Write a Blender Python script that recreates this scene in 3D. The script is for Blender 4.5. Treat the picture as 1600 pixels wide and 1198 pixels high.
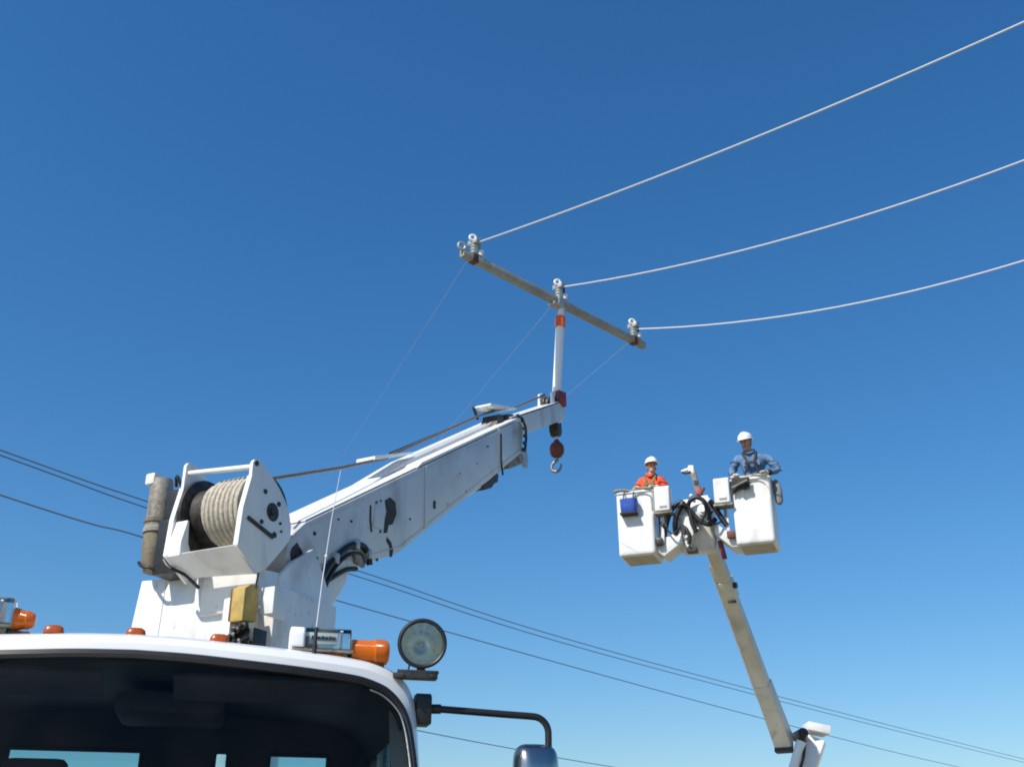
import bpy, bmesh, math, random
from mathutils import Vector, Matrix, noise as mnoise
R = math.radians
random.seed(4)
scene = bpy.context.scene
for o in list(bpy.data.objects): bpy.data.objects.remove(o)
COL = scene.collection

# ------------------------------------------------------------------ camera, sky, sun, exposure
cam_d = bpy.data.cameras.new('camera'); cam = bpy.data.objects.new('camera', cam_d); COL.objects.link(cam)
cam.location = (0, 0, 1.65); cam.rotation_euler = (R(90 + 25), 0, 0)
cam_d.sensor_width = 36; cam_d.lens = 36 * 1700 / 1600; cam_d.clip_start = .05; cam_d.clip_end = 5000
scene.camera = cam
scene.cycles.filter_width = 1.9
SUN_EL, SUN_AZ = 46, 225          # azimuth clockwise from +Y: behind the camera, to the left
world = bpy.data.worlds.new('World'); scene.world = world; world.use_nodes = True
wn = world.node_tree; wn.nodes.clear()
sky = wn.nodes.new('ShaderNodeTexSky'); sky.sky_type = 'NISHITA'; sky.sun_disc = False
sky.sun_elevation = R(SUN_EL); sky.sun_rotation = R(SUN_AZ)
sky.altitude = 0; sky.air_density = 1.3; sky.dust_density = .5; sky.ozone_density = 8.0
bg = wn.nodes.new('ShaderNodeBackground'); bg.inputs['Strength'].default_value = .109
wo = wn.nodes.new('ShaderNodeOutputWorld')
hsv = wn.nodes.new('ShaderNodeHueSaturation'); hsv.inputs['Saturation'].default_value = 1.20   # the camera's vivid colour, same in all directions
wn.links.new(sky.outputs[0], hsv.inputs['Color']); wn.links.new(hsv.outputs[0], bg.inputs[0]); wn.links.new(bg.outputs[0], wo.inputs[0])
sun_d = bpy.data.lights.new('sun', 'SUN'); sun_d.energy = 4.6; sun_d.angle = R(.53); sun_d.color = (1, .95, .87)
sun = bpy.data.objects.new('sun', sun_d); COL.objects.link(sun); sun.location = (-20, -20, 40)
sdir = Vector((math.sin(R(SUN_AZ)) * math.cos(R(SUN_EL)), math.cos(R(SUN_AZ)) * math.cos(R(SUN_EL)), math.sin(R(SUN_EL))))
sun.rotation_euler = sdir.to_track_quat('Z', 'Y').to_euler()
vs = scene.view_settings
vs.view_transform = 'Standard'; vs.look = 'None'; vs.gamma = 1; vs.use_curve_mapping = False; vs.exposure = .25

# ------------------------------------------------------------------ materials
M = {}
def mat(name, col, rough=.5, metal=0, var=.0, vscale=3, bump=0, bscale=60, col2=None, streak=False, coat=0, spec=.5, speck=0, grime=0):
    m = bpy.data.materials.new(name); m.use_nodes = True
    nt = m.node_tree; b = nt.nodes['Principled BSDF']
    b.inputs['Base Color'].default_value = (*col, 1); b.inputs['Roughness'].default_value = rough
    b.inputs['Metallic'].default_value = metal; b.inputs['Coat Weight'].default_value = coat
    b.inputs['Specular IOR Level'].default_value = spec
    if var or bump or col2:
        tc = nt.nodes.new('ShaderNodeTexCoord')
        mp = nt.nodes.new('ShaderNodeMapping'); nt.links.new(tc.outputs['Object'], mp.inputs[0])
        if streak: mp.inputs['Scale'].default_value = (1, 1, .18)
        n = nt.nodes.new('ShaderNodeTexNoise'); n.inputs['Scale'].default_value = vscale; n.inputs['Detail'].default_value = 8
        n.inputs['Roughness'].default_value = .65
        nt.links.new(mp.outputs[0], n.inputs['Vector'])
        rp = nt.nodes.new('ShaderNodeValToRGB')
        c2 = col2 or tuple(max(0, c * (1 - var)) for c in col)
        rp.color_ramp.elements[0].position = .36; rp.color_ramp.elements[1].position = .62
        rp.color_ramp.elements[0].color = (*c2, 1); rp.color_ramp.elements[1].color = (*col, 1)
        nt.links.new(n.outputs['Fac'], rp.inputs[0])
        out = rp.outputs[0]
        if speck:
            n3 = nt.nodes.new('ShaderNodeTexNoise'); n3.inputs['Scale'].default_value = vscale * 9; n3.inputs['Detail'].default_value = 4
            nt.links.new(tc.outputs['Object'], n3.inputs['Vector'])
            r3 = nt.nodes.new('ShaderNodeValToRGB'); r3.color_ramp.elements[0].position = .27; r3.color_ramp.elements[1].position = .36
            r3.color_ramp.elements[0].color = (1 - speck,) * 3 + (1,); r3.color_ramp.elements[1].color = (1, 1, 1, 1)
            mx = nt.nodes.new('ShaderNodeMix'); mx.data_type = 'RGBA'; mx.blend_type = 'MULTIPLY'; mx.inputs['Factor'].default_value = 1
            nt.links.new(n3.outputs['Fac'], r3.inputs[0]); nt.links.new(out, mx.inputs['A']); nt.links.new(r3.outputs[0], mx.inputs['B'])
            out = mx.outputs['Result']
        if grime:
            n4 = nt.nodes.new('ShaderNodeTexNoise'); n4.inputs['Scale'].default_value = 1.7; n4.inputs['Detail'].default_value = 6; n4.inputs['Distortion'].default_value = .6
            mp4 = nt.nodes.new('ShaderNodeMapping'); mp4.inputs['Scale'].default_value = (1.2, 1.2, .55); nt.links.new(tc.outputs['Object'], mp4.inputs[0]); nt.links.new(mp4.outputs[0], n4.inputs['Vector'])
            r4 = nt.nodes.new('ShaderNodeValToRGB'); r4.color_ramp.elements[0].position = .54; r4.color_ramp.elements[1].position = .72
            r4.color_ramp.elements[0].color = (1, 1, 1, 1); r4.color_ramp.elements[1].color = (1 - grime * .8, 1 - grime * .9, 1 - grime, 1)
            m4 = nt.nodes.new('ShaderNodeMix'); m4.data_type = 'RGBA'; m4.blend_type = 'MULTIPLY'; m4.inputs['Factor'].default_value = 1
            nt.links.new(n4.outputs['Fac'], r4.inputs[0]); nt.links.new(out, m4.inputs['A']); nt.links.new(r4.outputs[0], m4.inputs['B']); out = m4.outputs['Result']
        nt.links.new(out, b.inputs['Base Color'])
        if bump:
            n2 = nt.nodes.new('ShaderNodeTexNoise'); n2.inputs['Scale'].default_value = bscale; n2.inputs['Detail'].default_value = 5
            nt.links.new(tc.outputs['Object'], n2.inputs['Vector'])
            bp = nt.nodes.new('ShaderNodeBump'); bp.inputs['Strength'].default_value = bump; bp.inputs['Distance'].default_value = .01
            nt.links.new(n2.outputs['Fac'], bp.inputs['Height']); nt.links.new(bp.outputs[0], b.inputs['Normal'])
    M[name] = m
    return m
def glassmat(name, tint, refl=1.0, rough=.02, dust=0):
    m = bpy.data.materials.new(name); m.use_nodes = True; nt = m.node_tree; nt.nodes.clear()
    o = nt.nodes.new('ShaderNodeOutputMaterial'); mx = nt.nodes.new('ShaderNodeMixShader')
    t = nt.nodes.new('ShaderNodeBsdfTransparent'); t.inputs[0].default_value = (*tint, 1)
    g = nt.nodes.new('ShaderNodeBsdfGlossy'); g.inputs['Roughness'].default_value = rough
    f = nt.nodes.new('ShaderNodeFresnel'); f.inputs[0].default_value = 1.45
    ml = nt.nodes.new('ShaderNodeMath'); ml.operation = 'MULTIPLY'; ml.inputs[1].default_value = refl
    nt.links.new(f.outputs[0], ml.inputs[0]); nt.links.new(ml.outputs[0], mx.inputs[0])
    nt.links.new(t.outputs[0], mx.inputs[1]); nt.links.new(g.outputs[0], mx.inputs[2]); nt.links.new(mx.outputs[0], o.inputs[0])
    if dust:
        tc = nt.nodes.new('ShaderNodeTexCoord'); n = nt.nodes.new('ShaderNodeTexNoise'); n.inputs['Scale'].default_value = 3; n.inputs['Detail'].default_value = 9
        nt.links.new(tc.outputs['Object'], n.inputs['Vector']); mr_ = nt.nodes.new('ShaderNodeMapRange'); mr_.inputs['From Min'].default_value = .4; mr_.inputs['From Max'].default_value = .75; mr_.inputs['To Max'].default_value = dust
        nt.links.new(n.outputs['Fac'], mr_.inputs['Value']); df = nt.nodes.new('ShaderNodeBsdfDiffuse'); df.inputs[0].default_value = (.55, .52, .45, 1)
        m2 = nt.nodes.new('ShaderNodeMixShader'); nt.links.new(mr_.outputs[0], m2.inputs[0]); nt.links.new(mx.outputs[0], m2.inputs[1]); nt.links.new(df.outputs[0], m2.inputs[2]); nt.links.new(m2.outputs[0], o.inputs[0])
    M[name] = m; return m
def lensmat(name, col, trans=.6, rough=.15, ribs=0):
    m = mat(name, col, rough); b = m.node_tree.nodes['Principled BSDF']
    b.inputs['Transmission Weight'].default_value = trans; b.inputs['IOR'].default_value = 1.45
    if ribs:
        nt = m.node_tree; tc = nt.nodes.new('ShaderNodeTexCoord'); w = nt.nodes.new('ShaderNodeTexWave')
        w.inputs['Scale'].default_value = ribs; nt.links.new(tc.outputs['Object'], w.inputs['Vector'])
        bp = nt.nodes.new('ShaderNodeBump'); bp.inputs['Strength'].default_value = .5; bp.inputs['Distance'].default_value = .004
        nt.links.new(w.outputs['Fac'], bp.inputs['Height']); nt.links.new(bp.outputs[0], b.inputs['Normal'])
    return m
mat('white_paint', (.80, .80, .78), .32, var=.10, vscale=2.2, streak=True, coat=.25, bump=.04, bscale=25, speck=.25, grime=.4)
mat('cab_paint', (.78, .78, .76), .28, var=.05, vscale=3, coat=.4, bump=.02, bscale=15)
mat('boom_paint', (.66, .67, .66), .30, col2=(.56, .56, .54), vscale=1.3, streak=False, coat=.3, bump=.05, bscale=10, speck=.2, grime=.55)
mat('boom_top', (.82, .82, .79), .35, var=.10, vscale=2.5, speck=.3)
mat('fibreglass', (.79, .79, .76), .38, var=.14, vscale=4, streak=True, bump=.06, bscale=30, speck=.35, grime=.4)
mat('shaded_fibreglass', (.46, .44, .34), .6, col2=(.36, .34, .26), vscale=6, bump=.1)  # bucket bottoms: their underside shade is put into this darker tan colour
mat('boom_glass', (.70, .67, .58), .45, col2=(.58, .55, .45), vscale=2.5, bump=.05, streak=True, speck=.3, grime=.4)
mat('black_rubber', (.012, .012, .013), .45, var=.3, vscale=20)
mat('black_steel', (.022, .021, .02), .45, var=.5, vscale=12, bump=.2)
mat('dark_steel', (.07, .066, .06), .5, .5, col2=(.03, .026, .022), vscale=14, bump=.2)
mat('steel', (.45, .45, .44), .4, .8, var=.4, vscale=12, bump=.1)
mat('hook_steel', (.30, .30, .29), .45, .6, var=.3, vscale=20)
mat('grey_cast', (.33, .31, .26), .6, .2, col2=(.13, .11, .08), vscale=9, bump=.3)
mat('tan_motor', (.24, .20, .12), .6, .1, col2=(.12, .10, .07), vscale=9, bump=.3)
mat('rope', (.58, .53, .43), .9, col2=(.36, .31, .24), vscale=30, bump=.5, bscale=160)
mat('wire_rope', (.20, .18, .16), .6, .4, var=.4, vscale=30)
mat('yellow_box', (.52, .36, .09), .55, col2=(.36, .25, .07), vscale=12, bump=.1)
mat('dark_red', (.13, .05, .035), .6, var=.4, vscale=20)
mat('rust_red', (.19, .05, .03), .6, col2=(.09, .03, .022), vscale=16, bump=.25)
mat('red', (.30, .035, .03), .5, var=.4, vscale=20)
mat('orange', (.80, .13, .03), .5, var=.15, vscale=10)
mat('white_pole', (.84, .84, .83), .3, var=.05, vscale=8)
mat('beam', (.36, .35, .30), .6, col2=(.27, .26, .215), vscale=5, bump=.1, bscale=60, grime=.4)
mat('insulator', (.55, .57, .52), .3, var=.2, vscale=40)
mat('green', (.10, .35, .12), .5)
mat('galvanised', (.50, .51, .50), .45, .5, var=.3, vscale=25)
mat('conductor', (.60, .61, .62), .45, .3, var=.06, vscale=40)
mat('far_wire', (.12, .15, .20), .6, .1)
mat('faint_rope', (.34, .40, .48), .8)
mat('tag_rope', (.62, .63, .66), .8)
mat('chrome', (.82, .83, .85), .08, 1)
mat('mirror_shell', (.46, .43, .39), .24, 1, col2=(.38, .37, .35), vscale=8)
mat('reflector_metal', (.86, .87, .85), .32, 1)
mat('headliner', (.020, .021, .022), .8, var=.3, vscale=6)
mat('seat_cloth', (.03, .03, .034), .85, var=.3, vscale=20, bump=.2)
mat('grey_panel', (.25, .26, .25), .6, var=.2)
mat('label', (.62, .64, .62), .5, var=.1)
mat('ink', (.03, .03, .035), .6)
mat('recess', (.045, .042, .038), .7, col2=(.02, .02, .018), vscale=25)
mat('blue_cloth', (.02, .09, .42), .7, var=.3, vscale=14, bump=.3)
mat('dark_cloth', (.025, .025, .028), .8, var=.3, vscale=14, bump=.3)
mat('grey_cloth', (.22, .24, .23), .85, var=.3, vscale=10, bump=.3)
mat('orange_shirt', (.85, .10, .03), .8, var=.3, vscale=9, bump=1, bscale=11)
mat('denim_shirt', (.13, .24, .40), .85, col2=(.07, .13, .24), vscale=9, bump=1, bscale=11)
mat('trousers', (.04, .06, .12), .85, var=.2)
mat('skin', (.50, .26, .18), .5, var=.1, vscale=30)
mat('glove', (.66, .60, .46), .75, var=.2, vscale=20)
mat('boot', (.06, .04, .03), .6)
mat('hair', (.05, .035, .025), .7)
mat('helmet', (.84, .84, .83), .25, coat=.4)
mat('harness', (.22, .18, .06), .7, var=.4, vscale=30)
mat('dirty_hose', (.30, .27, .20), .8, col2=(.14, .13, .10), vscale=25)
mat('eye', (.03, .025, .02), .3)
mat('lips', (.35, .13, .11), .5)
mat('tyre', (.02, .02, .02), .8, bump=.3)
mat('maroon', (.16, .01, .04), .5)
glassmat('windshield_glass', (.78, .85, .84), .45, dust=.010)
glassmat('rear_glass', (.66, .84, .88), .8)
glassmat('clear_lens', (.88, .93, .93), 1.4, .05)
lensmat('amber', (1.0, .22, .005), .45, .2, ribs=60)
lensmat('spot_lens', (.9, .93, .9), .9, .12, ribs=0)
mat('amber_base', (.42, .085, .008), .3, col2=(.26, .05, .006), vscale=30)
mat('ground', (.24, .20, .115), .9, col2=(.18, .15, .085), vscale=.15, bump=.4, bscale=4)

# ------------------------------------------------------------------ mesh helpers
class MB:
    def __init__(s): s.v = []; s.f = []; s.m = []; s.mi = 0
    def add(s, vs_, fs, flip=False):
        o = len(s.v); s.v += [Vector(p) for p in vs_]
        for f in fs: s.f.append([o + i for i in f]); s.m.append(s.mi)
        return s
    def box(s, x0, x1, y0, y1, z0, z1):
        p = [(x, y, z) for z in (z0, z1) for y in (y0, y1) for x in (x0, x1)]
        return s.add(p, [(0, 2, 3, 1), (4, 5, 7, 6), (0, 1, 5, 4), (2, 6, 7, 3), (0, 4, 6, 2), (1, 3, 7, 5)])
    def bar(s, a, b, w, h, up=(0, 0, 1), w2=None, h2=None):      # rectangular bar from a to b
        a = Vector(a); b = Vector(b); d = (b - a).normalized(); u = Vector(up)
        sx = d.cross(u).normalized(); sz = sx.cross(d).normalized(); w2 = w2 or w; h2 = h2 or h
        p = []
        for c, W, H in ((a, w, h), (b, w2, h2)):
            for i, j in ((-1, -1), (1, -1), (1, 1), (-1, 1)): p.append(c + sx * W / 2 * i + sz * H / 2 * j)
        return s.add(p, [(3, 2, 1, 0), (4, 5, 6, 7), (0, 1, 5, 4), (1, 2, 6, 5), (2, 3, 7, 6), (3, 0, 4, 7)])
    def prism(s, poly, x0, x1, fn=None):                          # poly in (y,z), extruded along x
        n = len(poly); fn = fn or (lambda x, y, z: (x, y, z))
        p = [fn(x0, *q) for q in poly] + [fn(x1, *q) for q in poly]
        return s.add(p, [tuple(range(n))[::-1], tuple(range(n, 2 * n))] + [(i, (i + 1) % n, n + (i + 1) % n, n + i) for i in range(n)])
    def tube(s, path, r, n=8, r2=None, cap=True, closed=False):
        path = [Vector(p) for p in path]; k = len(path)
        rs = r if isinstance(r, (list, tuple)) else [r + ((r2 if r2 is not None else r) - r) * i / max(1, k - 1) for i in range(k)]
        t0 = (path[1] - path[0]).normalized()
        ref = Vector((0, 0, 1)) if abs(t0.z) < .9 else Vector((1, 0, 0))
        nx = t0.cross(ref).normalized(); V = []
        for i in range(k):
            if closed: t = (path[(i + 1) % k] - path[i - 1]).normalized()
            else: t = (path[min(i + 1, k - 1)] - path[max(i - 1, 0)]).normalized()
            nx = (nx - t * nx.dot(t)).normalized(); ny = t.cross(nx)
            for j in range(n):
                a = 2 * math.pi * j / n; V.append(path[i] + (nx * math.cos(a) + ny * math.sin(a)) * rs[i])
        F = []
        for i in range(k if closed else k - 1):
            i2 = (i + 1) % k
            for j in range(n): F.append((i * n + j, i * n + (j + 1) % n, i2 * n + (j + 1) % n, i2 * n + j))
        if cap and not closed: F += [tuple(range(n))[::-1], tuple(range((k - 1) * n, k * n))]
        return s.add(V, F)
    def lathe(s, prof, o=(0, 0, 0), axis=(0, 0, 1), n=24, cap=True):        # prof: (t along axis, radius)
        o = Vector(o); ax = Vector(axis).normalized()
        ref = Vector((0, 0, 1)) if abs(ax.z) < .9 else Vector((1, 0, 0))
        nx = ax.cross(ref).normalized(); ny = ax.cross(nx); V = []
        for t, r in prof:
            for j in range(n):
                a = 2 * math.pi * j / n; V.append(o + ax * t + (nx * math.cos(a) + ny * math.sin(a)) * max(r, 1e-4))
        F = []; k = len(prof)
        for i in range(k - 1):
            for j in range(n): F.append((i * n + j, i * n + (j + 1) % n, (i + 1) * n + (j + 1) % n, (i + 1) * n + j))
        if cap: F += [tuple(range(n))[::-1], tuple(range((k - 1) * n, k * n))]
        return s.add(V, F)
    def ball(s, c, rx, ry=None, rz=None, n=16, m=10, rot=None):
        ry = ry or rx; rz = rz or rx; V = []; c = Vector(c)
        for i in range(m + 1):
            ph = math.pi * i / m
            for j in range(n):
                a = 2 * math.pi * j / n
                q = Vector((rx * max(math.sin(ph), .01) * math.cos(a), ry * max(math.sin(ph), .01) * math.sin(a), -rz * math.cos(ph)))
                if rot: q = rot @ q
                V.append(c + q)
        F = [(i * n + j, i * n + (j + 1) % n, (i + 1) * n + (j + 1) % n, (i + 1) * n + j) for i in range(m) for j in range(n)]
        return s.add(V, F)
    def grid(s, rows, closed=False):
        k = len(rows[0]); V = [p for r in rows for p in r]
        F = []
        for i in range(len(rows) - 1):
            for j in range(k if closed else k - 1):
                j2 = (j + 1) % k; F.append((i * k + j, i * k + j2, (i + 1) * k + j2, (i + 1) * k + j))
        return s.add(V, F)
    def build(s, name, mats, parent=None, bevel=0, smooth=38, loc=None, rot=None, recalc=True, seg=2):
        bm = bmesh.new(); vv = [bm.verts.new(p) for p in s.v]
        for f, mi in zip(s.f, s.m):
            try: fc = bm.faces.new([vv[i] for i in f]); fc.material_index = mi
            except ValueError: pass
        if recalc: bmesh.ops.recalc_face_normals(bm, faces=bm.faces)
        if bevel:
            es = [e for e in bm.edges if len(e.link_faces) == 2 and e.calc_face_angle(0) > R(30)]
            bmesh.ops.bevel(bm, geom=es, offset=bevel, segments=seg, affect='EDGES', profile=.6, clamp_overlap=True)
        me = bpy.data.meshes.new(name); bm.to_mesh(me); bm.free()
        for p in me.polygons: p.use_smooth = True
        me.set_sharp_from_angle(angle=R(smooth))
        for m_ in (mats if isinstance(mats, (list, tuple)) else [mats]): me.materials.append(M[m_])
        ob = bpy.data.objects.new(name, me); COL.objects.link(ob)
        if parent: ob.parent = parent
        if loc is not None: ob.location = loc
        if rot is not None: ob.rotation_euler = rot
        return ob
def tag(o, label=None, cat=None, group=None, kind=None):
    if label: o['label'] = label
    if cat: o['category'] = cat
    if group: o['group'] = group
    if kind: o['kind'] = kind
    return o
def thing(name, label, cat, loc=(0, 0, 0), rz=0, group=None):
    o = bpy.data.objects.new(name, None); COL.objects.link(o); o.empty_display_size = .3
    o.location = loc; o.rotation_euler = (0, 0, rz); return tag(o, label, cat, group)
def part(name, parent, loc=(0, 0, 0), rz=0, mesh=None):
    o = bpy.data.objects.new(name, mesh); COL.objects.link(o); o.parent = parent; o.location = loc; o.rotation_euler = (0, 0, rz); return o
def arc(c, r, a0, a1, n, fn):
    return [fn(c[0] + r * math.cos(a0 + (a1 - a0) * i / n), c[1] + r * math.sin(a0 + (a1 - a0) * i / n)) for i in range(n + 1)]
def bez(P, n=24):                                                  # Catmull-Rom through points
    P = [Vector(p) for p in P]; Q = [P[0] * 2 - P[1]] + P + [P[-1] * 2 - P[-2]]; out = []
    for i in range(1, len(Q) - 2):
        for k in range(n):
            t = k / n; a, b, c, d = Q[i - 1], Q[i], Q[i + 1], Q[i + 2]
            out.append(.5 * ((2 * b) + (c - a) * t + (2 * a - 5 * b + 4 * c - d) * t * t + (3 * b - a - 3 * c + d) * t ** 3))
    return out + [P[-1]]

# ------------------------------------------------------------------ ground
g = MB(); N = 60
rows = []
for i in range(N + 1):
    rows.append([])
    for j in range(N + 1):
        u, v = (j / N - .5) * 2, (i / N - .5) * 2
        x = math.copysign(abs(u) ** 2.5, u) * 2500; y = math.copysign(abs(v) ** 2.5, v) * 2500
        d = math.hypot(x, y)
        rows[-1].append((x, y, 0 if d < 45 else (mnoise.noise((x * .01, y * .01, 0))) * min(1, (d - 45) / 200) * .8))
g.grid(rows)
tag(g.build('ground', 'ground'), 'bare tan dirt ground under the trucks', kind='structure')

# =================================================================== CRANE TRUCK
truck = thing('crane_truck', 'white crane truck in the foreground, dark windshield, winch and boom behind its cab', 'truck', (-1.39, 4.05, 0), R(14))
# ---- cab (local x = across, y = backwards from the windshield, z up)
def bz(a, z): return .22 * min(abs(a) / 1.05, 1.2) ** 2.4 + (z - 2.48) * .30
gpts = [(0, 2.452), (.2, 2.447), (.39, 2.437), (.62, 2.427), (.80, 2.418), (.87, 2.41), (.942, 2.39), (.98, 2.368), (1.01, 2.34), (1.035, 2.305), (1.055, 2.25), (1.068, 2.18), (1.08, 2.083), (1.09, 1.9), (1.095, 1.70)]
spts = [(0, 2.512), (.2, 2.507), (.39, 2.498), (.62, 2.49), (.82, 2.482), (.91, 2.474), (.985, 2.455), (1.02, 2.437), (1.05, 2.41), (1.073, 2.37), (1.09, 2.31), (1.097, 2.22), (1.105, 2.085), (1.115, 1.9), (1.12, 1.70)]
def smooth_list(L):
    Q = bez([(a, z, 0) for a, z in L], 4); return [(q.x, q.y) for q in Q]
gh, sh = smooth_list(gpts), smooth_list(spts)
gl = [(-a, z) for a, z in gh[:0:-1]] + gh; sl = [(-a, z) for a, z in sh[:0:-1]] + sh
def lerp(a, b, t): return a + (b - a) * t
rows = [[] for _ in range(9)]
for (ga, gz), (sa, sz) in zip(gl, sl):
    top = max(0, min(1, (gz - 2.25) / .17))
    g3 = Vector((ga, bz(ga, gz), gz)); s3 = Vector((sa, bz(sa, sz) + lerp(.05, .02, top), sz))
    out = (g3 + s3) / 2 + Vector((math.copysign(.004, sa) * (1 - top), -.012 * top, 0))
    rows[0].append(g3 + Vector((0, .05, 0))); rows[1].append(g3); rows[2].append(out); rows[3].append(s3)
    rows[4].append(Vector((sa * lerp(1.003, .998, top), s3.y + .03, sz + .012 * top)))
    rows[5].append(Vector((sa * lerp(1.005, .992, top), s3.y + .09, sz + .026 * top)))
    rows[6].append(Vector((sa * lerp(1.006, .985, top), s3.y + .22, sz + .04 * top)))
    rows[7].append(Vector((sa * lerp(1.006, .98, top), max(s3.y + .24, 1.2 if top > .5 else s3.y + .24), sz + .06 * top)))
    rows[8].append(Vector((sa * .98, 1.56, sz + .03 * top)))
nk = len(gl)
cab = MB()
for r0 in range(6): cab.grid(rows[r0:r0 + 2])
# roof and rear quarter skin (side window left open between rows 6 and 8 below the roof line)
V = rows[6] + rows[7] + rows[8]; F = []
for j in range(nk - 1):
    zc = (sl[j][1] + sl[j + 1][1]) / 2
    if zc > 2.36:
        F += [(j, j + 1, nk + j + 1, nk + j), (nk + j, nk + j + 1, 2 * nk + j + 1, 2 * nk + j)]
cab.add(V, F)
for sgn in (-1, 1):                                               # rear pillar, door lower skin
    cab.box(sgn * 1.07, sgn * 1.115, 1.22, 1.56, 1.7, 2.37)
    cab.box(sgn * 1.085, sgn * 1.15, .05, 1.56, 1.0, 1.72)
cab.box(-1.15, 1.15, -.12, .05, 1.45, 1.70)                         # cowl below the windshield
cab_o = cab.build('cab', 'cab_paint', truck, smooth=45)
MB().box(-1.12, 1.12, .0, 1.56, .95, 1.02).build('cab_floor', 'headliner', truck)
# rear wall of the cab, window openings left free
rw = MB(); xs = [-1.08, -.63, -.03, .315, .37, .57, .86, 1.08]
for i in range(7):
    if i % 2 == 0: rw.box(xs[i], xs[i + 1], 1.50, 1.545, 1.0, 2.50)
    else: rw.box(xs[i], xs[i + 1], 1.50, 1.545, 1.0, 1.9); rw.box(xs[i], xs[i + 1], 1.50, 1.545, 2.262, 2.50)
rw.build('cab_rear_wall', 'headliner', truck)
for x0, x1 in ((-.63, -.03), (.315, .37), (.57, .86)):
    w = MB().box(x0 + .001, x1 - .001, 1.518, 1.524, 1.901, 2.261).build('rear_window', 'rear_glass', truck)
    gk = MB(); c = .008
    pth = [Vector((x0, 1.497, 1.9)), Vector((x1, 1.497, 1.9)), Vector((x1, 1.497, 2.262 - c)), Vector((x1 - c, 1.497, 2.262)), Vector((x0 + c, 1.497, 2.262)), Vector((x0, 1.497, 2.262 - c))]
    gk.tube(pth, .012 if x1 - x0 > .1 else .006, 6, closed=True).build('window_seal', 'black_rubber', w)
# inner lining
hl = MB(); rr = [[], [], []]
for (ga, gz), (sa, sz) in zip(gl, sl):
    if sz < 2.30: continue
    for k, yb in enumerate((bz(ga, gz) + .045, .7, 1.50)):
        dome = .03 * (1 - (sa / 1.1) ** 2)
        rr[k].append(Vector((ga * .985, max(yb, bz(ga, gz) + .045), gz + (-.004 if k == 0 else -.03 + dome))))
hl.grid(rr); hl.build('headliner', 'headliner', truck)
for sgn in (-1, 1):
    pl = MB(); pl.bar((sgn * 1.055, .20, 1.7), (sgn * 1.035, .36, 2.33), .03, .07, up=(1, 0, 0)); pl.build('pillar_trim', 'grey_panel', truck)
    sg = MB(); sg.box(sgn * 1.083, sgn * 1.088, .42, 1.22, 1.72, 2.35); sg.build('side_window', 'rear_glass', truck)
# sun visors, overhead console, inside mirror, seats
for x0, x1 in ((-.88, -.12), (.14, .86)):
    MB().add([(x0, .17, 2.395), (x1, .17, 2.395), (x1, .33, 2.33), (x0, .33, 2.33), (x0, .175, 2.415), (x1, .175, 2.415), (x1, .335, 2.35), (x0, .335, 2.35)],
             [(0, 1, 2, 3), (7, 6, 5, 4), (0, 4, 5, 1), (2, 6, 7, 3), (1, 5, 6, 2), (0, 3, 7, 4)]).build('sun_visor', 'seat_cloth', truck, bevel=.008)
MB().box(-.1, .34, .55, 1.0, 2.31, 2.40).build('overhead_console', 'headliner', truck, bevel=.03)
for hx, hz in ((-.45, 2.185), (.63, 2.13)):
    st = MB(); st.box(hx - .24, hx + .24, 1.1, 1.24, 1.5, 2.08)
    so = st.build('seat', 'seat_cloth', truck, bevel=.05)
    hr = MB(); hr.box(hx - .14, hx + .14, 1.12, 1.22, 2.06, hz); hr.build('headrest', 'seat_cloth', so, bevel=.05, seg=3)
swl = MB(); pth = [Vector((.63 + .21 * math.cos(t), .55 + .09 * math.sin(t) * .6, 1.72 + .19 * math.sin(t))) for t in [2 * math.pi * i / 28 for i in range(28)]]
swl.tube(pth, .015, 8, closed=True); swl.bar((.42, .55, 1.72), (.84, .55, 1.72), .03, .05); swl.build('steering_wheel', 'black_rubber', truck)
# windshield glass, rubber seal, bright bead
ws = MB(); nr = 10; rows_w = []
lower = 1.70
cols = [(-1.09 + 2.18 * i / 60) for i in range(61)]
def ztop(a):
    a = abs(a)
    for (a0, z0), (a1, z1) in zip(gh, gh[1:]):
        if a0 <= a <= a1: return z0 + (z1 - z0) * (a - a0) / max(1e-6, a1 - a0)
    return lower + .01
for k in range(nr + 1):
    rows_w.append([Vector((a, bz(a, lerp(lower, ztop(a), k / nr)) + .018, lerp(lower, ztop(a), k / nr))) for a in cols])
ws.grid(rows_w); wso = ws.build('windshield', 'windshield_glass', truck, recalc=False)
seal = MB(); path = [Vector((a * .992, bz(a, z) + .008, z - .012)) for a, z in gl]
seal.tube(path, .019, 8); seal.build('windshield_seal', 'black_rubber', wso)
bead = MB(); path = [Vector((a * .978, bz(a * .978, z - .03) - .004, z - .024 - .012 * min(1, max(0, (z - 2.3) / .1)))) for a, z in gl if abs(a) > .9]
half = [q for q in path if q.x > 0]; halfl = [q for q in path if q.x < 0]
for hh_ in (half, halfl): MB().tube(hh_, .0036, 6).build('bright_bead', 'steel', wso)
for x0 in (-.75, .1): MB().tube([(x0, -.16, 1.74), (x0 + .25, -.14, 1.79), (x0 + .6, -.12, 1.86)], [.012, .010, .006], 6).build('wiper', 'black_rubber', wso)

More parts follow.
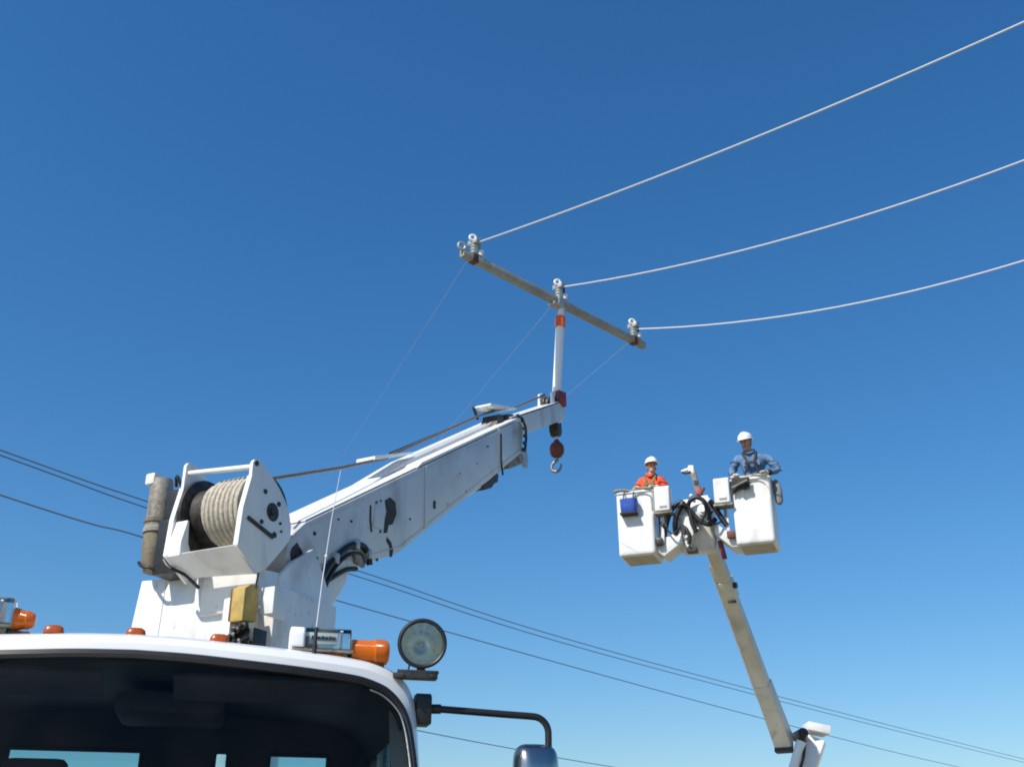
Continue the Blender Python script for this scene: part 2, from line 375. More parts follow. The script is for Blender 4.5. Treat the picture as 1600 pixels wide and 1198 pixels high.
# hood, fenders, grille, bumper, lamps, chassis, bed, wheels (below the frame of the photo)
MB().prism([(-1.75, 1.0), (-1.8, 1.42), (-1.6, 1.55), (-.10, 1.66), (-.10, 1.0)], -.72, .72).build('hood', 'cab_paint', truck, bevel=.06, seg=3)
for sgn in (-1, 1):
    fd = MB(); q = [(-1.72, .72)] + [(-1.0 + .62 * math.cos(t), .68 + .5 * math.sin(t)) for t in [math.pi * (1 - i / 10) for i in range(11)]] + [(-.12, .68), (-.12, 1.3), (-1.6, 1.3)]
    fd.prism(q[1:], sgn * .74, sgn * 1.14); fd.build('fender', 'cab_paint', truck)
    hl_ = MB(); hl_.lathe([(0, .1), (.03, .1), (.05, .08), (.055, .0)], (sgn * .86, -1.62, 1.05), (0, -1, 0)); hl_.build('headlight', 'clear_lens', truck)
gro = MB().box(-.52, .52, -1.84, -1.80, 1.0, 1.38).build('grille', 'black_steel', truck)
for i in range(7): MB().box(-.5, .5, -1.87, -1.842, 1.02 + i * .05, 1.05 + i * .05).build('grille_bar', 'chrome', gro)
MB().box(-1.15, 1.15, -2.05, -1.88, .5, .78).build('bumper', 'chrome', truck, bevel=.03)
for sgn in (-1, 1): MB().box(sgn * .4, sgn * .5, -1.9, 7.0, .72, .95).build('chassis_rail', 'black_steel', truck)
MB().box(-1.2, 1.2, 1.75, 7.2, 1.0, 1.22).build('flatbed', 'white_paint', truck, bevel=.01)
def wheel(x, y, w=.3):
    t = MB(); t.lathe([(-w / 2, .34), (-w / 2, .46), (-w / 2 + .04, .52), (w / 2 - .04, .52), (w / 2, .46), (w / 2, .34)], (0, 0, 0), (1, 0, 0), 32)
    o = t.build('wheel', 'tyre', truck, loc=(x, y, .52))
    r_ = MB(); r_.lathe([(-w / 2 - .005, .30), (-w / 2 + .03, .33), (w / 2 - .03, .33), (w / 2 + .005, .30), (w / 2 - .02, .26), (w / 2 - .03, .0)], (0, 0, 0), (1, 0, 0), 24)
    r_.build('rim', 'white_paint', o)
for x in (-.95, .95): wheel(x, -1.0)
for x in (-.78, -1.08, .78, 1.08): wheel(x, 5.4, .26)

# ---- lamps on the roof
cl = MB()
V = []; n = 16
prof = [(0, 1.0), (.010, 1.0), (.024, .88), (.031, .60), (.033, .01)]
for t, s in prof:
    for j in range(n):
        a = 2 * math.pi * j / n; ca, sa = math.cos(a), math.sin(a)
        V.append((.037 * s * math.copysign(abs(ca) ** .7, ca), .024 * s * math.copysign(abs(sa) ** .7, sa), t))
cl.add(V, [(i * n + j, i * n + (j + 1) % n, (i + 1) * n + (j + 1) % n, (i + 1) * n + j) for i in range(4) for j in range(n)] + [tuple(range(n))[::-1], tuple(range(4 * n, 5 * n))])
clo = None
for a, z in ((-.744, 2.499), (-.308, 2.522), (-.014, 2.525), (.295, 2.519), (.744, 2.494)):
    if clo is None: clo = cl.build('clearance_lamp', 'amber_base', truck, loc=(a, .16 + .2 * abs(a) ** 2.4, z)); cme = clo.data
    else: part('clearance_lamp', truck, (a, .10 + .22 * (abs(a) / 1.05) ** 2.4, z), 0, cme)
def beacon(x0, xc, x1, z0, ztop_, y, am_s=1, drop=0):
    root = MB(); root.box(x0, xc + .01, y - .055, y + .055, z0, z0 + .014)
    root.box(x0 + .01, x0 + .05, y - .03, y + .03, z0 - .05, z0 - .001); root.box(xc - .05, xc - .01, y - .03, y + .03, z0 - .05, z0 - .001)
    b = root.build('beacon_light', 'grey_cast', truck, bevel=.003)
    c = MB(); H = ztop_ - z0
    c.prism([(y - .06, z0 + .015), (y - .055, z0 + H * .8), (y - .035, z0 + H), (y + .035, z0 + H), (y + .055, z0 + H * .8), (y + .06, z0 + .015)], x0 + .05, xc)
    c.build('clear_cover', 'clear_lens', b, bevel=.004)
    e = MB(); e.prism([(y - .062, z0 + .015), (y - .058, z0 + H * .8), (y - .035, z0 + H * 1.02), (y + .035, z0 + H * 1.02), (y + .058, z0 + H * .8), (y + .062, z0 + .015)], x0 - .01, x0 + .049)
    e.build('end_cap', 'white_pole', b, bevel=.012, seg=3)
    f = MB(); f.box(x0 + .065, xc - .055, y - .03, y - .02, z0 + .032, z0 + H * .82); fo = f.build('lamp_plate', 'label', b, bevel=.002)
    k = MB(); k.box(x0 + .075, x0 + .084, y - .0335, y - .0305, z0 + .05, z0 + .066)
    xx = x0 + .098
    for i in range(6):
        wd = (.013, .011, .014, .010, .013, .011)[i]; k.box(xx, xx + wd, y - .0335, y - .0305, z0 + .052, z0 + .064 + (.002 if i % 2 else 0)); xx += wd + .003
        if xx > xc - .07: break
    k.build('worn_lettering', 'ink', b)
    dv = MB(); dv.box(xc - .045, xc - .035, y - .05, y + .05, z0 + .015, z0 + H * .9); dv.build('divider', 'white_pole', b)
    am = MB(); zz = z0 - drop
    am.lathe([(t * am_s, r_ * (1 if am_s == 1 else 1 - t * 3.2)) for t, r_ in [(0, .030), (.004, .047), (.09, .047), (.098, .053), (.135, .052), (.149, .046), (.155, .036), (.157, .002)]], (xc + .004, y, zz + .052), (1, 0, 0), 28)
    am.build('amber_lens', 'amber', b)
    MB().lathe([(0, .012), (.05 * am_s, .03 * am_s), (.09 * am_s, .028 * am_s), (.1 * am_s, .01)], (xc + .015, y, zz + .05), (1, 0, 0), 14).build('bulb_reflector', 'amber_base', b)
    MB().box(xc, xc + .14 * am_s, y - .03, y + .03, zz - .012, zz + .005).build('lamp_base', 'dark_steel', b)
beacon(.575, .808, .97, 2.515, 2.612, .22, drop=.035)
beacon(-.72, -.475, -.47, 2.548, 2.660, .20, am_s=.5, drop=.014)
# antenna
an = MB(); an.tube([(.66, .12, 2.495), (.661, .12, 2.56), (.662, .12, 2.60)], [.009, .008, .006], 8)
ano = an.build('antenna', 'black_rubber', truck)
MB().tube([(.662, .12, 2.598), (.672, .118, 2.80), (.690, .11, 3.05), (.712, .10, 3.26)], [.0030, .0028, .0022, .0016], 6).build('antenna_rod', 'tag_rope', ano)
MB().ball((.679, .115, 2.89), .007, n=8, m=6).build('antenna_joint', 'tag_rope', ano)
# spotlight
sp_c = Vector((1.10, .20, 2.570)); sp_ax = Vector((-.10, -1, -.05)).normalized()
sp = MB(); sp.lathe([(.14, .012), (.12, .045), (.08, .075), (.03, .092), (.0, .096), (-.022, .097), (-.026, .092), (-.026, .088), (.0, .082), (.035, .064), (.06, .036), (.068, .004)], sp_c, -sp_ax, 40)
spo = sp.build('spotlight', 'steel', truck)
def torus(o_, ax, rad, r_, n=40):
    ax = Vector(ax).normalized(); ref = Vector((0, 0, 1)); nx = ax.cross(ref).normalized(); ny = ax.cross(nx)
    return [Vector(o_) + (nx * math.cos(t) + ny * math.sin(t)) * rad for t in [2 * math.pi * i / n for i in range(n)]]
MB().tube(torus(sp_c + sp_ax * .028, sp_ax, .093, 0), .0085, 8, closed=True).build('rim_ring', 'black_rubber', spo)
MB().lathe([(-.062, .006), (-.054, .036), (-.030, .060), (.004, .079), (.023, .086)], sp_c, sp_ax, 14, cap=False).build('reflector', 'reflector_metal', spo, smooth=10)
MB().ball(sp_c + sp_ax * -.02, .014, n=10, m=8).build('bulb', 'insulator', spo)
MB().lathe([(.0, .088), (.003, .088), (.009, .06), (.012, .02), (.0125, .001)], sp_c + sp_ax * .028, sp_ax, 36).build('lens', 'clear_lens', spo)
bk = MB(); bk.box(.985, 1.165, .17, .225, 2.428, 2.448); bk.box(1.0, 1.17, .175, .18, 2.448, 2.462)
bk.tube([(1.10, .20, 2.448), (1.10, .20, 2.482)], .018, 12); bk.tube([(1.045, .20, 2.449), (1.055, .20, 2.50)], .004, 6)
for x in (1.02, 1.14): bk.lathe([(0, .009), (.008, .009)], (x, .168, 2.438), (0, -1, 0), 6)
bk.build('bracket', 'dark_steel', spo, bevel=.002)
# mirror arm and mirror
mm = MB(); mm.prism([(-.055, -.058), (-.055, .05), (-.03, .065), (.03, .065), (.055, .05), (.055, -.058)], 1.092, 1.155, lambda x, y, z: (x, .28 + y, 2.318 + z))
mm.tube([(1.15, .27, 2.325), (1.20, .262, 2.325)], .020, 12)
mmo = mm.build('mirror_mount', 'black_rubber', truck, bevel=.006)
pa = [(1.165, .265, 2.326), (1.3, .26, 2.320), (1.45, .255, 2.313), (1.57, .25, 2.308)] + [(1.585 + .065 * math.sin(t), .25, 2.243 + .064 * math.cos(t)) for t in [R(8 + 82 * i / 8) for i in range(9)]] + [(1.65, .25, 2.1), (1.648, .25, 1.75), (1.6, .26, 1.6), (1.14, .27, 1.58)]
MB().tube(pa, .0145, 12).build('mirror_arm', 'black_rubber', truck)
mr = MB(); RW = []
for k, (sc, yy) in enumerate([(.0, -.062), (.5, -.060), (.8, -.048), (.95, -.022), (1.0, .01), (1.0, .035), (.97, .04)]):
    ring = []
    for j in range(32):
        t = 2 * math.pi * j / 32; cx, cz = math.cos(t), math.sin(t)
        ex = math.copysign(abs(cx) ** .42, cx) * .092 * max(sc, .01); ez = math.copysign(abs(cz) ** .35, cz) * .19 * max(sc, .01)
        ring.append(Vector((1.594 + ex, .235 + yy, 2.008 + ez)))
    RW.append(ring)
mr.grid(RW, closed=True); mr.add(RW[-1], [tuple(range(32))]); mro = mr.build('mirror', 'mirror_shell', truck, smooth=60)
MB().bar((1.60, .25, 2.13), (1.655, .25, 2.13), .03, .02).build('mirror_clamp', 'black_steel', mro)

# ---- crane behind the cab, local x across the boom, y along it, z up
_T = Matrix.Translation((-1.39, 4.05, 0)) @ Matrix.Rotation(R(14), 4, 'Z')
_K = _T.inverted() @ Vector((-2.35, 8.1, 0)); CR = R(-40)
def crane(mb, name, mats, **k): return mb.build(name, mats, truck, loc=_K, rot=(0, 0, CR), **k)
# pedestal and turret
pd = MB(); pd.lathe([(1.22, .55), (1.3, .55), (1.35, .42), (2.85, .40), (2.95, .5), (3.0, .5)], (-.12, .62, 0), (0, 0, 1), 36)
crane(pd, 'pedestal', 'white_paint')
tu = MB()
tu.add([(-1.06, .34, 3.0), (.44, .34, 3.0), (.44, 1.15, 3.0), (-1.06, 1.15, 3.0), (-.95, .34, 3.97), (-.05, .34, 3.92), (-.05, 1.15, 3.92), (-.95, 1.15, 3.97), (.44, .34, 3.78), (.44, 1.15, 3.78), (.0, .34, 3.78), (.0, 1.15, 3.78)],
       [(3, 2, 1, 0), (0, 1, 8, 10, 5, 4), (2, 3, 7, 6, 11, 9), (0, 4, 7, 3), (1, 2, 9, 8), (4, 5, 6, 7), (5, 10, 11, 6), (10, 8, 9, 11)])
tuo = crane(tu, 'turret', 'white_paint', bevel=.012)
sm = MB(); sm.tube([(-.70, .337, 3.02), (-.68, .337, 3.93)], .004, 5); sm.build('weld_seam', 'label', tuo)
for x, z in ((-.08, 3.40), (-.75, 3.24), (-.26, 3.24), (-.18, 3.24)):
    MB().lathe([(0, .014), (.012, .014), (.014, .008)], (x, .34, z), (0, -1, 0), 8).build('bolt', 'black_steel', tuo)
for y, z in ((.62, 3.42), (.72, 3.40)): MB().lathe([(0, .018), (.012, .018), (.014, .01)], (.44, y, z), (1, 0, 0), 8).build('bolt', 'black_steel', tuo)
nb = MB(); nb.add([(-.26, .30, 3.60), (.34, .30, 3.60), (.34, .75, 3.6), (-.26, .75, 3.6), (-.18, .22, 3.92), (.32, .22, 3.90), (.32, .75, 3.95), (-.18, .75, 3.95)], [(3, 2, 1, 0), (0, 1, 5, 4), (1, 2, 6, 5), (2, 3, 7, 6), (3, 0, 4, 7), (4, 5, 6, 7)])
nb.build('winch_mount', 'white_paint', tuo, bevel=.006)
for x0, x1 in ((.30, .345), (-.345, -.30)):
    ck = MB(); ck.prism([(.50, 3.0), (.50, 3.90), (.66, 4.06), (.90, 4.22), (1.06, 4.05), (1.17, 3.90), (1.22, 3.5), (1.15, 3.0)], x0, x1); ck.build('boom_cheek', 'white_paint', tuo, bevel=.006)
pn = MB(); pn.lathe([(-.268, .06), (-.262, .082), (.262, .082), (.263, .06), (.23, .055)], (0, .80, 4.15), (1, 0, 0), 24); pn.build('pivot_pin', 'dark_steel', tuo)
MB().box(.48, .60, .12, .16, 3.50, 3.70).build('front_bracket', 'white_paint', tuo, bevel=.004)
MB().box(.50, .53, .16, .36, 3.50, 3.70).build('front_bracket', 'white_paint', tuo, bevel=.004)
MB().prism([(.02, 3.26), (.02, 3.62), (.34, 3.76), (.34, 3.26)], .22, .30).build('front_bracket', 'white_paint', tuo, bevel=.006)
dc = MB(); dc.box(.441, .444, .75, .92, 3.32, 3.47); dc.build('red_decal', 'rust_red', tuo)

# lift cylinder
lc = MB(); lc.tube([(0, .85, 3.15), (0, 1.50, 4.12)], .15, 24); lco = crane(lc, 'lift_cylinder', 'grey_cast')
MB().tube([(0, 1.48, 4.09), (0, 1.66, 4.36)], .07, 20).build('cylinder_rod', 'chrome', lco)
cv = MB(); cv.prism([(1.08, 3.35), (1.02, 3.95), (1.15, 4.10), (1.50, 4.24), (1.60, 4.22), (1.60, 4.12), (1.50, 3.98), (1.36, 3.80), (1.22, 3.60)], -.21, .23); cv.build('cylinder_guard', 'white_paint', lco, bevel=.04, seg=3)

# boom: outer section
S_ = .6075
def zt(u): return 4.46 + (u - .89) * S_
bo = MB()
prof = [(.68, 4.22), (.74, 4.32), (.89, 4.46), (5.05, zt(5.05)), (5.17, 6.94), (5.13, 6.58), (4.50, 6.12), (4.25, 5.93), (3.83, 5.64), (2.60, 4.75), (2.35, 4.57), (1.73, 4.30), (1.25, 4.05), (.80, 3.95), (.66, 4.08)]
bo.prism(prof, -.25, .25); boom = crane(bo, 'boom', 'boom_paint', bevel=.012)
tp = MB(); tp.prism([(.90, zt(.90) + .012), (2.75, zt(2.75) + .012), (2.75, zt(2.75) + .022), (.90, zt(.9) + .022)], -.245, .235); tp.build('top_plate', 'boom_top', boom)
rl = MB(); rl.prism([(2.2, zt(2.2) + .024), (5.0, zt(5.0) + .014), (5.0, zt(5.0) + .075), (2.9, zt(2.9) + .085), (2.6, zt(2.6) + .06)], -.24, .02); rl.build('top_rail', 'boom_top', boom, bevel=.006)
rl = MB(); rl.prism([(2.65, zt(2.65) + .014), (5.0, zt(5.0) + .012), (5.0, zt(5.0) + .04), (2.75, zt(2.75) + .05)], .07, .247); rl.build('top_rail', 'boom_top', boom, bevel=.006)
# side details on the right face (x = .25)
def side(poly, name, m, d=.006, x=.25, bevel=0): return MB().prism(poly, x - .002, x + d).build(name, m, boom, bevel=bevel)
def disc(u, z, r, name, m, x=.25, d=.01, n=20): return MB().lathe([(-.002, r), (d, r), (d + .002, r * .8)], (x, u, z), (1, 0, 0), n).build(name, m, boom)
side([(.74, 4.06), (.74, 4.20), (.79, 4.26), (.85, 4.22), (.86, 4.10), (.80, 4.03)], 'pivot_recess', 'recess', .004)
# access cut-out with rim, two slots
side([(2.08, 5.02), (2.17, 5.08), (2.27, 5.06), (2.30, 4.95), (2.24, 4.83), (2.17, 4.80), (2.15, 4.72), (2.09, 4.70), (2.10, 4.84), (2.12, 4.92)], 'slot', 'recess', .003)
side([(1.83, 4.90), (1.86, 4.90), (1.87, 4.76), (1.90, 4.66), (1.87, 4.65), (1.84, 4.76)], 'slot', 'recess', .003)
for p_ in ([(1.92, 4.96), (1.96, 4.98), (1.96, 4.955), (1.92, 4.94)], [(2.02, 4.71), (2.05, 4.72), (2.05, 4.69), (2.02, 4.68)], [(2.0, 5.0), (2.03, 5.01), (2.03, 4.99), (2.0, 4.985)], [(2.15, 4.68), (2.23, 4.65), (2.27, 4.58), (2.26, 4.52), (2.22, 4.50), (2.20, 4.60), (2.14, 4.64)]):
    side(p_, 'slot', 'recess', .003)
side([(1.90, 4.71), (1.92, 4.93), (2.06, 4.97), (2.07, 4.73)], 'cover_plate', 'boom_paint', .012, bevel=.003)
# hose arch at the foot of the boom
hp = [(1.10, 3.90), (1.14, 4.04), (1.22, 4.16), (1.33, 4.27), (1.46, 4.38), (1.60, 4.455), (1.74, 4.47), (1.82, 4.41), (1.85, 4.33)]
MB().tube([Vector((.275, a, b)) for a, b in [(q.x, q.y) for q in bez([(a, b, 0) for a, b in hp], 5)]], .030, 10).build('hydraulic_hose', 'black_rubber', boom)
hp2 = [(1.20, 3.96), (1.27, 4.10), (1.40, 4.25), (1.56, 4.36), (1.70, 4.39), (1.77, 4.33)]
MB().tube([Vector((.268, a, b)) for a, b in [(q.x, q.y) for q in bez([(a, b, 0) for a, b in hp2], 5)]], .018, 8).build('hydraulic_hose', 'black_rubber', boom)
hp3 = [(1.05, 3.80), (1.16, 3.98), (1.30, 4.08), (1.50, 4.20), (1.66, 4.25)]
MB().tube([Vector((.262, a, b)) for a, b in [(q.x, q.y) for q in bez([(a, b, 0) for a, b in hp3], 5)]], .022, 8).build('hydraulic_hose', 'black_rubber', boom)
side([(1.60, 4.36), (1.70, 4.42), (1.80, 4.36), (1.76, 4.28), (1.62, 4.30)], 'hose_fitting', 'grey_cast', .03, bevel=.008)
for u_, z_, r_ in ((1.02, 4.40, .018), (1.55, 4.66, .012), (1.35, 4.62, .010), (1.08, 4.20, .012), (.98, 4.08, .014), (2.0, 4.42, .014), (4.2, 6.33, .012), (2.55, 4.97, .010)):
    disc(u_, z_, r_, 'bolt', 'black_steel', n=8)
side([(3.0, 5.22), (3.03, 5.22), (3.03, 5.30), (3.0, 5.30)], 'latch', 'black_steel', .012)
# weld beads along the side plate, hose clamps, grease nipples, small plates
MB().tube([(.2525, .95, 4.10), (.2525, 1.73, 4.37), (.2525, 2.40, 4.66), (.2525, 3.83, 5.70), (.2525, 5.10, 6.62)], .0045, 5).build('weld_bead', 'boom_paint', boom)
MB().tube([(.2525, .95, zt(.95) - .05), (.2525, 5.02, zt(5.02) - .05)], .004, 5).build('weld_bead', 'boom_paint', boom)
MB().prism([(2.80, zt(2.8) - .01), (2.84, zt(2.84) - .01), (2.87, 4.98), (2.83, 4.95)], .2505, .262).build('stiffener', 'boom_paint', boom, bevel=.003)
for u_, z_ in ((1.30, 4.25), (1.60, 4.455), (1.80, 4.42)): MB().box(.24, .315, u_ - .025, u_ + .025, z_ - .045, z_ + .045).build('hose_clamp', 'galvanised', boom, bevel=.006)
for u_, z_ in ((3.55, 5.78), (3.95, 6.03), (3.3, 5.35), (3.7, 5.62)): disc(u_, z_, .011, 'grease_nipple', 'galvanised', n=8)
side([(3.36, 5.66), (3.56, 5.78), (3.56, 5.72), (3.36, 5.60)], 'data_plate', 'label', .004)
# seam band and end collar
for u_ in (4.47,):
    MB().prism([(u_, zt(u_) + .012), (u_ + .035, zt(u_ + .035) + .012), (u_ + .06, 6.14), (u_ + .02, 6.12)], -.258, .258).build('seam_band', 'boom_paint', boom)
    MB().tube([(.262, 4.52, zt(4.5) - .05), (.262, 4.53, 6.25), (.262, 4.58, 6.10)], .012, 6).build('hose', 'black_rubber', boom)
cb = MB()
for u_, z_ in ((5.11, 7.0), (5.17, 6.92), (5.18, 6.82), (5.17, 6.72), (5.14, 6.62), (4.98, 7.02)): cb.lathe([(0, .024), (.025, .024), (.028, .012)], (.252, u_, z_), (1, 0, 0), 8)
cb.build('collar_bolt', 'black_steel', boom)
MB().tube([Vector((.255, 5.0, 7.02)), Vector((.26, 5.12, 7.04)), Vector((.262, 5.22, 6.95)), Vector((.262, 5.23, 6.80)), Vector((.258, 5.20, 6.62))], .016, 8).build('hose', 'black_rubber', boom)
# underside fittings
uf = MB(); uf.prism([(4.86, 6.42), (5.14, 6.62), (5.30, 6.60), (5.28, 6.50), (5.10, 6.40), (4.90, 6.30)], -.15, .2); uf.build('underside_guide', 'grey_cast', boom, bevel=.02)
uf = MB(); uf.prism([(4.12, 5.84), (4.22, 5.95), (4.50, 6.14), (4.60, 6.12), (4.58, 6.02), (4.50, 5.98), (4.42, 5.90), (4.25, 5.82)], -.1, .2); uf.build('underside_clamp', 'dark_steel', boom, bevel=.015)
MB().tube([(.17, 3.55, 5.44), (.17, 4.45, 6.03)], .022, 10).build('underside_rod', 'white_pole', boom)
MB().tube([(.12, 4.55, 6.10), (.12, 4.95, 6.40)], .03, 10).build('underside_rod', 'steel', boom)
gd = MB(); gd.prism([(5.26, 6.66), (5.44, 6.80), (5.62, 6.86), (5.68, 6.74), (5.66, 6.58), (5.56, 6.56), (5.46, 6.62), (5.30, 6.60)], .06, .075); gd.build('guard_fin', 'galvanised', boom)
# upper fittings
MB().prism([(2.22, 5.52), (2.95, 5.84), (2.95, 5.865), (2.22, 5.56)], -.20, .02).build('rope_guide', 'boom_top', boom, bevel=.006)
tg = MB(); tg.prism([(4.60, 7.05), (4.70, 7.05), (5.34, 7.285), (5.38, 7.32), (4.64, 7.09)], -.15, .07); tg.build('top_guard', 'boom_top', boom, bevel=.008)
tb = MB(); tb.prism([(4.72, zt(4.72) + .03), (4.78, 6.99), (4.9, 7.03), (4.92, zt(4.92) + .03)], -.12, .1); tb.prism([(5.0, zt(5.0) + .03), (5.05, 7.10), (5.2, 7.15), (5.22, zt(5.1) + .03)], -.12, .1)
tb.build('guide_sheave', 'dark_steel', boom)
tg2 = MB(); tg2.prism([(4.57, 7.05), (4.62, 7.08), (4.74, 6.96), (4.70, 6.93)], -.165, -.151); tg2.build('guide_arm', 'black_steel', boom)
# inner section and head
inn = MB(); inn.prism([(4.9, 6.94), (6.60, 7.865), (6.75, 7.84), (6.76, 7.70), (6.70, 7.64), (4.9, 6.66)], -.15, .15); inn.build('boom_extension', 'boom_paint', boom, bevel=.012)
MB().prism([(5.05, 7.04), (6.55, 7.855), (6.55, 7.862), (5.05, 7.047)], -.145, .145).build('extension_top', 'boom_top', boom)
hd = MB()
for x0, x1 in ((-.13, -.10), (.06, .09)): hd.prism([(6.45, 7.80), (6.45, 7.98), (6.55, 8.04), (6.70, 8.02), (6.82, 7.86), (6.80, 7.66), (6.70, 7.60), (6.6, 7.66)], x0, x1)
hd.build('boom_head', 'white_pole', boom, bevel=.006)
MB().lathe([(-.09, .12), (-.06, .12), (-.04, .10), (-.01, .10), (.01, .12), (.04, .12)], (0, 6.62, 7.88), (1, 0, 0), 24).build('head_sheave', 'dark_steel', boom)
MB().lathe([(-.02, .06), (.05, .065), (.06, .04)], (.09, 6.6, 7.92), (1, 0, 0), 16).build('head_cap', 'black_steel', boom)
# winch rope: drum to guide to boom head
rp = [(.08, .50, 4.74), (.05, 1.6, 5.22), (-.02, 2.45, 5.62), (-.06, 2.75, 5.80), (-.06, 4.63, 6.96), (-.05, 5.0, 7.16), (-.02, 5.45, 7.36), (-.02, 6.45, 7.96)]
MB().tube(rp, .016, 8).build('winch_line', 'wire_rope', boom)
MB().tube([(-.12, 2.7, 5.78), (-.14, 4.7, 6.98)], .010, 6).build('hose', 'black_rubber', boom)
# hook, ball, swivel
hb = MB(); hb.prism([(6.66, 7.66), (6.66, 7.50), (6.72, 7.43), (6.80, 7.44), (6.84, 7.52), (6.82, 7.66)], -.06, .07); hbo = hb.build('hook_block', 'dark_steel', boom, bevel=.015)
MB().tube([(.01, 6.76, 7.52), (.01, 6.76, 7.26)], .022, 8).build('hook_rope', 'tag_rope', hbo)
bl = MB(); bl.lathe([(-.115, .03), (-.11, .055), (-.09, .078), (-.05, .098), (0, .106), (.05, .098), (.09, .075), (.105, .05), (.13, .04), (.15, .03)], (.01, 6.77, 7.18), (0, 0, 1), 24)
bl.tube([(.07, 6.74, 7.25), (-.05, 6.78, 7.25)], .03, 10); bl.build('headache_ball', 'rust_red', hbo, loc=(0, 0, .06))
hook_m = 'hook_steel'
hk = [(.01, 6.77, 7.08), (.01, 6.77, 7.02), (-.035, 6.76, 6.99), (-.065, 6.755, 6.94), (-.06, 6.755, 6.885), (-.01, 6.76, 6.855), (.045, 6.77, 6.875), (.07, 6.775, 6.93), (.06, 6.775, 6.965)]
MB().tube(bez(hk, 5), [.022 - .012 * (max(0, i - 28) / 12) for i in range(41)], 10).build('hook', hook_m, hbo, loc=(0, 0, .06))

# ---- winch
wl = MB()
pl_ = [(.02, 4.77), (.02, 4.58), (-.04, 4.24), (-.06, 3.99), (.20, 3.84), (.30, 3.90), (.46, 4.08), (.57, 4.21), (.565, 4.32), (.53, 4.44), (.47, 4.55), (.38, 4.65), (.26, 4.74), (.15, 4.80), (.09, 4.815), (.04, 4.80)]
wl.add([(-.325, -.055, 4.0), (.325, -.055, 4.0), (.36, .16, 3.83), (-.20, .13, 3.86), (-.325, -.03, 4.015), (.325, -.03, 4.015), (.36, .20, 3.84), (-.20, .18, 3.87)], [(0, 1, 2, 3), (7, 6, 5, 4), (0, 4, 5, 1), (1, 5, 6, 2), (2, 6, 7, 3), (3, 7, 4, 0)])
winch = crane(wl, 'winch', 'white_paint')
plr = [(y, z if z < 4.3 else z - .085 * min(1, (z - 4.3) / .4)) for y, z in pl_]
for xa, pp in ((-.355, pl_), (.325, plr)): MB().prism(pp, xa, xa + .03).build('cheek_plate', 'white_paint', winch, bevel=.005)
MB().tube([(-.33, .06, 4.715), (.33, .06, 4.665)], .022, 12).build('tie_bar', 'white_pole', winch)
for x in (-.34, .34): MB().prism([(.016, 4.52), (.016, 4.58), (-.048, 4.30), (-.064, 4.00), (-.055, 3.99)], x - .022, x + .022).build('edge_flange', 'white_paint', winch)
tl = MB(); tl.prism([(-.06, 3.99), (-.062, 4.10), (-.02, 4.28), (.0, 4.28), (.02, 4.10), (.10, 3.98), (.18, 3.86)], -.322, -.20); tl.build('tray_gusset', 'white_paint', winch, bevel=.004)
DC = (0, .28, 4.385)
dr = MB(); dr.lathe([(-.30, .28), (-.305, .315), (-.275, .315), (-.27, .30), (-.262, .235), (-.14, .235), (-.135, .22), (.27, .22), (.275, .28), (.28, .29), (.31, .29), (.311, .2)], DC, (1, 0, 0), 48); dro = dr.build('drum', 'dark_steel', winch)
# rope: one helical strand per layer wound on the drum
hx = []; turns = 9; x0, x1 = -.13, .26
for i in range(turns * 28 + 1):
    t = 2 * math.pi * i / 28; k = i / (turns * 28)
    wob = .004 * math.sin(i * .21) + .003 * mnoise.noise((i * .05, 0, 0))
    hx.append(Vector((lerp(x0, x1, k), .28 + (.236 + wob) * math.cos(t), 4.385 + (.236 + wob) * math.sin(t))))
MB().tube(hx, .0215, 8).build('rope_coil', 'rope', winch)
hx = []
for i in range(7 * 28 + 1):
    t = 2 * math.pi * i / 28; k = i / (7 * 28)
    hx.append(Vector((lerp(x1, -.07, k), .28 + .262 * math.cos(t + .4), 4.385 + .262 * math.sin(t + .4))))
MB().tube(hx, .0235, 8).build('rope_coil', 'rope', winch)
for u_, z_, r_ in ((.06, 4.69, .022), (.20, 4.50, .020), (.38, 4.45, .020), (.19, 4.25, .018), (.36, 4.19, .024), (.42, 4.30, .012), (.44, 4.24, .010)): MB().lathe([(0, r_), (.010, r_), (.012, r_ * .7)], (.354, u_, z_), (1, 0, 0), 10).build('bolt', 'black_steel', winch)
MB().lathe([(0, .055), (.004, .055), (.006, .045), (.007, .03), (.03, .028)], (.354, .30, 4.36), (1, 0, 0), 24).build('shaft_end', 'dark_steel', winch)
MB().lathe([(0, .075), (.003, .075), (.0035, .056)], (.3545, .315, 4.365), (1, 0, 0), 24).build('shaft_bore', 'black_steel', winch)
MB().bar((.362, .02, 4.235), (.362, .34, 4.165), .014, .03).build('lever', 'dark_steel', winch)
# motor and gearbox on the left side
mo = MB(); mo.lathe([(.0, .02), (.01, .085), (.05, .095), (.33, .10), (.36, .105)], (-.78, .24, 4.80), (.01, .04, -1), 20); moo = mo.build('winch_motor', 'grey_cast', winch)
MB().box(-.88, -.78, .14, .25, 4.73, 4.83).build('motor_cap', 'white_paint', moo, bevel=.02)
MB().lathe([(.36, .118), (.39, .118), (.40, .108), (.43, .108), (.44, .118), (.475, .118)], (-.78, .24, 4.80), (.01, .04, -1), 20).build('motor_flange', 'grey_cast', moo)
MB().lathe([(.475, .105), (.60, .11), (.74, .10), (.80, .08), (.82, .03)], (-.78, .24, 4.80), (.01, .04, -1), 20).build('gearbox', 'tan_motor', moo)
MB().box(-.66, -.37, .18, .44, 4.40, 4.66).build('brake_housing', 'black_steel', moo, bevel=.02)
MB().box(-.66, -.42, .14, .42, 3.93, 4.39).build('brake_housing', 'black_steel', moo, bevel=.02)
